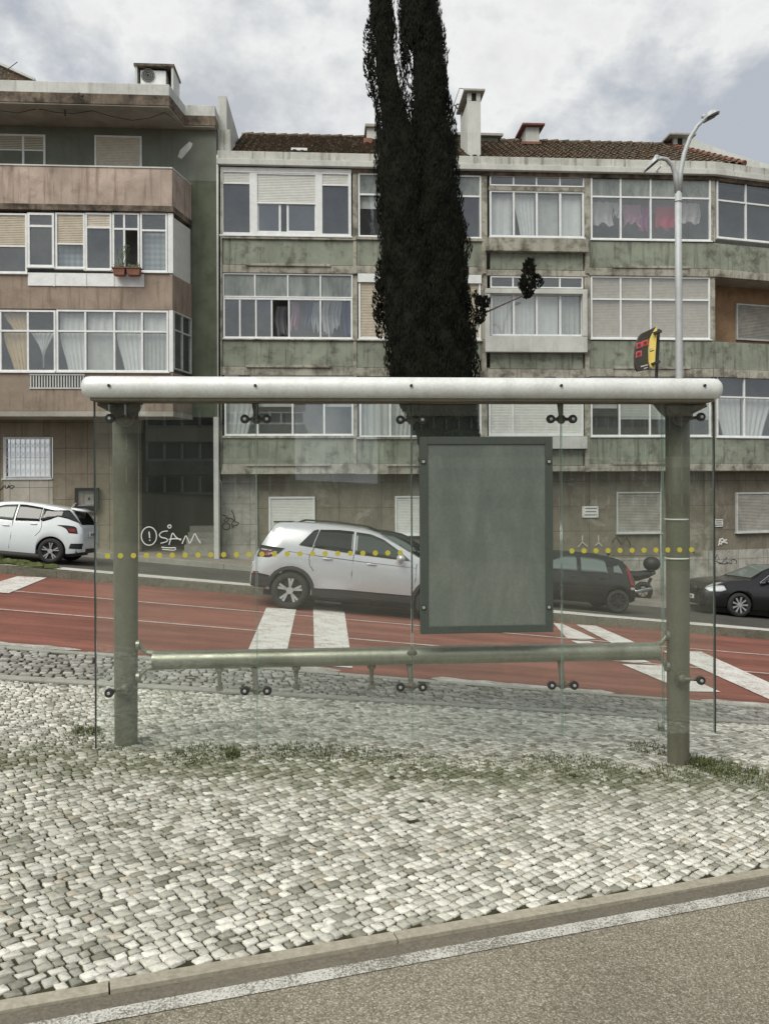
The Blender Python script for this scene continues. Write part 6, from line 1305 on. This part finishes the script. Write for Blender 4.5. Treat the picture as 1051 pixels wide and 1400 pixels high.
# ================================================================ STREET LAMP
YLp = 14.95; bl = P(928.5, 510, YLp); LP = thing('street_lamp', (bl.x, YLp, float(gz(bl.x, YLp))+.1), 'tall galvanised street lamp with two curved arms on the far kerb', 'street lamp')
g_ = float(gz(bl.x, YLp)); tp = P(926.5, 262, YLp); MB().tube([(bl.x, YLp, g_), (bl.x, YLp, P(928, 640, YLp).z), (lerp(bl.x, tp.x, .5), YLp, P(928, 400, YLp).z), tuple(tp)], [.085, .075, .068, .060], 16).build('pole', 'galvanised', LP, smooth=True)
MB().ring(tuple(P(927, 275, YLp)), (0, 0, 1), .066, .012, 18, 6).build('collar', 'galvanised', LP)
def arm(pts, heads): 
    o = MB().tube([tuple(P(a, b_, YLp+d)) for a, b_, d in pts], [lerp(.055, .034, i/(len(pts)-1)) for i in range(len(pts))], 12).build('arm', 'galvanised', LP, smooth=True)
    (hx, hy), (tx, ty) = heads; a, b_ = P(hx, hy, YLp-.05), P(tx, ty, YLp-.1); dv = (b_-a); n = Vector((0, 0, 1)); 
    mb = MB(); ws = (.05, .13, .17, .16, .10, .03); ts = (0, .15, .35, .6, .85, 1); vs = []
    for t, w in zip(ts, ws):
        c_ = a.lerp(b_, t); h = .10*math.sin(math.pi*min(t+.18, .95)); vs += [(c_.x, c_.y-w, c_.z), (c_.x, c_.y-w*.7, c_.z+h), (c_.x, c_.y+w*.7, c_.z+h), (c_.x, c_.y+w, c_.z), (c_.x, c_.y, c_.z-.05)]
    fs = [(i*5+j, i*5+(j+1) % 5, (i+1)*5+(j+1) % 5, (i+1)*5+j) for i in range(5) for j in range(5)]+[(0, 1, 2, 3, 4), (25, 26, 27, 28, 29)]
    hd = mb.add(vs, fs).build('lamp_head', 'galvanised', LP, smooth=False, bevel=.006)
    c_ = a.lerp(b_, .5); MB().hexa([(p.x, p.y+s_*w, p.z-.045-dz) for p, w, dz in ((a.lerp(b_, .2), .12, 0), (a.lerp(b_, .85), .09, 0)) for s_ in (-1, 1)][:2]+[(a.lerp(b_, .85).x, c_.y+.09, a.lerp(b_, .85).z-.045), (a.lerp(b_, .85).x, c_.y-.09, a.lerp(b_, .85).z-.045)]+[(p.x, p.y+s_*w, p.z+.0) for p, w in ((a.lerp(b_, .2), .12),) for s_ in (-1, 1)]+[(a.lerp(b_, .85).x, c_.y+.09, a.lerp(b_, .85).z), (a.lerp(b_, .85).x, c_.y-.09, a.lerp(b_, .85).z)]).build('lens', 'dark_metal', hd)
    mb = MB(); m_ = a.lerp(b_, .08); mb.ellip((m_.x, m_.y, m_.z+.06), (.06, .05, .05), 10, 6); mb.build('bracket', 'galvanised', hd)
arm([(928.5, 262, 0), (930, 235, 0), (935, 210, 0), (943, 188, -.03), (953, 172, -.06), (962, 163, -.1)], ((960.5, 164), (983, 152.5)))
arm([(926, 264, 0), (923.5, 240, 0), (919, 226, 0), (911, 217.5, -.03), (903, 216, -.05), (895, 219, -.08)], ((899, 217.5), (880, 233)))
# ================================================================ CYPRESS
YC = 17.2; tb = P(612, 815, YC); tz = float(gz(tb.x, YC)); TR = thing('cypress_tree', (tb.x, YC, tz), 'tall dark cypress with a forked top, growing behind the shelter', 'tree')
def env(tbl, y):
    tbl = sorted(tbl); 
    return interp([(t[0], t[1]) for t in tbl], y), interp([(t[0], t[2]) for t in tbl], y)
main_ = [(-330, 566, 3), (-200, 570, 12), (-100, 572, 20), (0, 573, 28), (50, 577, 31), (100, 582, 32), (200, 585, 40), (330, 590, 49), (450, 597, 54), (515, 604, 51), (560, 609, 45), (600, 611, 42), (660, 612, 34), (720, 612, 20), (745, 612, 6)]
left_ = [(-110, 512, 2), (-60, 516, 8), (0, 520, 14), (60, 524, 19), (110, 529, 22), (150, 537, 27), (200, 545, 33), (330, 555, 38), (450, 565, 43), (515, 573, 43), (560, 585, 36), (600, 596, 28), (650, 604, 18), (680, 608, 6)]
ppm = F/ (YC*1.0)
def build_crown():
    r2 = np.random.default_rng(11); V = []; Fc = []; core = MB()
    for tbl, cnt, yo in ((main_, 62000, .12), (left_, 34000, -.12)):
        ys = np.array([t[0] for t in tbl]); y0, y1 = ys.min(), ys.max()
        wts = np.array([env(tbl, y)[1] for y in np.linspace(y0, y1, 200)]); cdf = np.cumsum(wts); cdf /= cdf[-1]
        yy = np.interp(r2.random(cnt), cdf, np.linspace(y0, y1, 200)); an = r2.uniform(0, 2*np.pi, cnt)
        for y, a in zip(yy, an):
            cx, hw = env(tbl, y); lump = 1+.06*math.sin(3*a+y*.045)+.06*math.sin(5*a-y*.07+1)+.05*math.sin(9*a+y*.12)
            if 90 < y < 185 and tbl is main_ and math.cos(a) < -.55 and r2.random() < .72: continue
            if 60 < y < 175 and tbl is left_ and math.cos(a) > .45 and r2.random() < .65: continue
            rr_ = hw*lump*r2.uniform(.84, .99) + (r2.random() < .012)*r2.uniform(0, 4)
            p = P(cx, y, YC); R0 = rr_/ppm; px_ = p.x+R0*math.cos(a); py_ = YC+yo+R0*math.sin(a); pz = p.z
            ln = r2.uniform(.06, .13); out = Vector((math.cos(a)*.14, math.sin(a)*.14, 1)).normalized(); side = Vector((-math.sin(a), math.cos(a), 0)); w = r2.uniform(.008, .018)
            tw = r2.uniform(-1, 1); sd = (side*math.cos(tw)+Vector((math.cos(a), math.sin(a), 0))*math.sin(tw)); b_ = Vector((px_, py_, pz)); tip = b_+out*ln+side*r2.uniform(-.04, .04)
            n0 = len(V); V += [tuple(b_-sd*w*.4), tuple(b_+sd*w*.4), tuple(b_+out*ln*.45+sd*w), tuple(tip), tuple(b_+out*ln*.45-sd*w)]; Fc.append((n0, n0+1, n0+2, n0+3, n0+4))
        n, k = 60, 20; vs = []
        for i in range(n+1):
            y = lerp(y0, y1-4, i/n); cx, hw = env(tbl, y); p = P(cx, y, YC); sh = .86 if not (60 < y < 185) else .62
            for j in range(k):
                a = 2*math.pi*j/k; R0 = hw/ppm*sh*(1+.05*math.sin(3*a+y*.045)+.05*math.sin(5*a-y*.09+1)); vs.append((p.x+R0*math.cos(a)+(.08 if tbl is main_ and 60 < y < 185 else 0), YC+yo+R0*math.sin(a), p.z))
        core.add(vs, [(i*k+j, i*k+(j+1) % k, (i+1)*k+(j+1) % k, (i+1)*k+j) for i in range(n) for j in range(k)])
    mb = MB(); mb.v = V+core.v; mb.f = Fc+[tuple(q+len(V) for q in f) for f in core.f]; mb.m = [0]*len(mb.f)
    return mb
cr = build_crown()
def tuft(mb, c, rx, rz_, n, r2, sc=1.0):
    for _ in range(n):
        a, t = r2.uniform(0, 6.28), r2.uniform(-1, 1); r_ = r2.random()**.5*math.sqrt(max(0, 1-t*t))*(1-.25*t); b_ = Vector((c[0]+rx*r_*math.cos(a), c[1]+rx*r_*math.sin(a), c[2]+rz_*t)); ln = r2.uniform(.05, .12)*sc; w = r2.uniform(.012, .028)*sc; d = Vector((math.cos(a)*.5, math.sin(a)*.5, 1)).normalized(); s_ = Vector((math.sin(a*3), math.cos(a*3), 0))
        mb.add([b_-s_*w*.4, b_+s_*w*.4, b_+d*ln*.45+s_*w, b_+d*ln, b_+d*ln*.45-s_*w], [(0, 1, 2, 3, 4)])
r2 = random.Random(4)
for (a, b_, rx, rz_, n) in ((504, 60, .12, .5, 260), (502, 92, .08, .3, 110), (507, 110, .10, .4, 160), (519, 378, .10, .35, 200), (517, 415, .12, .45, 320), (519, 440, .1, .4, 200), (650, 590, .06, .2, 80), (511, 16, .1, .4, 200)): c_ = P(a, b_, YC); tuft(cr, c_, rx, rz_, n, r2)
cr.build('crown', 'cypress_leaf', TR)
bt = MB(); bt.tube([(tb.x, YC, tz-.2), (tb.x+.02, YC, tz+.9), tuple(P(611, 560, YC)), tuple(P(590, 250, YC))], [.26, .20, .15, .08], 14); bt.tube([tuple(P(608, 620, YC)), tuple(P(575, 400, YC)), tuple(P(545, 150, YC)), tuple(P(520, 0, YC))], [.13, .11, .06, .02], 10); bt.tube([tuple(P(560, 120, YC)), tuple(P(549, 90, YC)), tuple(P(546, 30, YC))], [.02, .015, .006], 6); bt.build('trunk', 'bark', TR)
br_ = MB(); ya = YC-.3; br_.tube([tuple(P(625, 452, YC)), tuple(P(645, 435, ya)), tuple(P(670, 424, ya)), tuple(P(690, 415, ya)), tuple(P(718, 403, ya))], [.035, .028, .022, .016, .012], 8); brn = br_.build('branch', 'bark', TR)
fb = MB()
for (a, b_, rx, rz_, n) in ((722, 382, .16, .42, 700), (726, 366, .09, .18, 160), (734, 386, .12, .15, 170), (714, 390, .10, .14, 130), (720, 403, .08, .1, 90), (656, 425, .13, .30, 420), (664, 414, .10, .12, 130), (650, 408, .05, .14, 60)): tuft(fb, P(a, b_, ya), rx, rz_, n, r2, .9)
fb.build('foliage', 'cypress_leaf', brn)
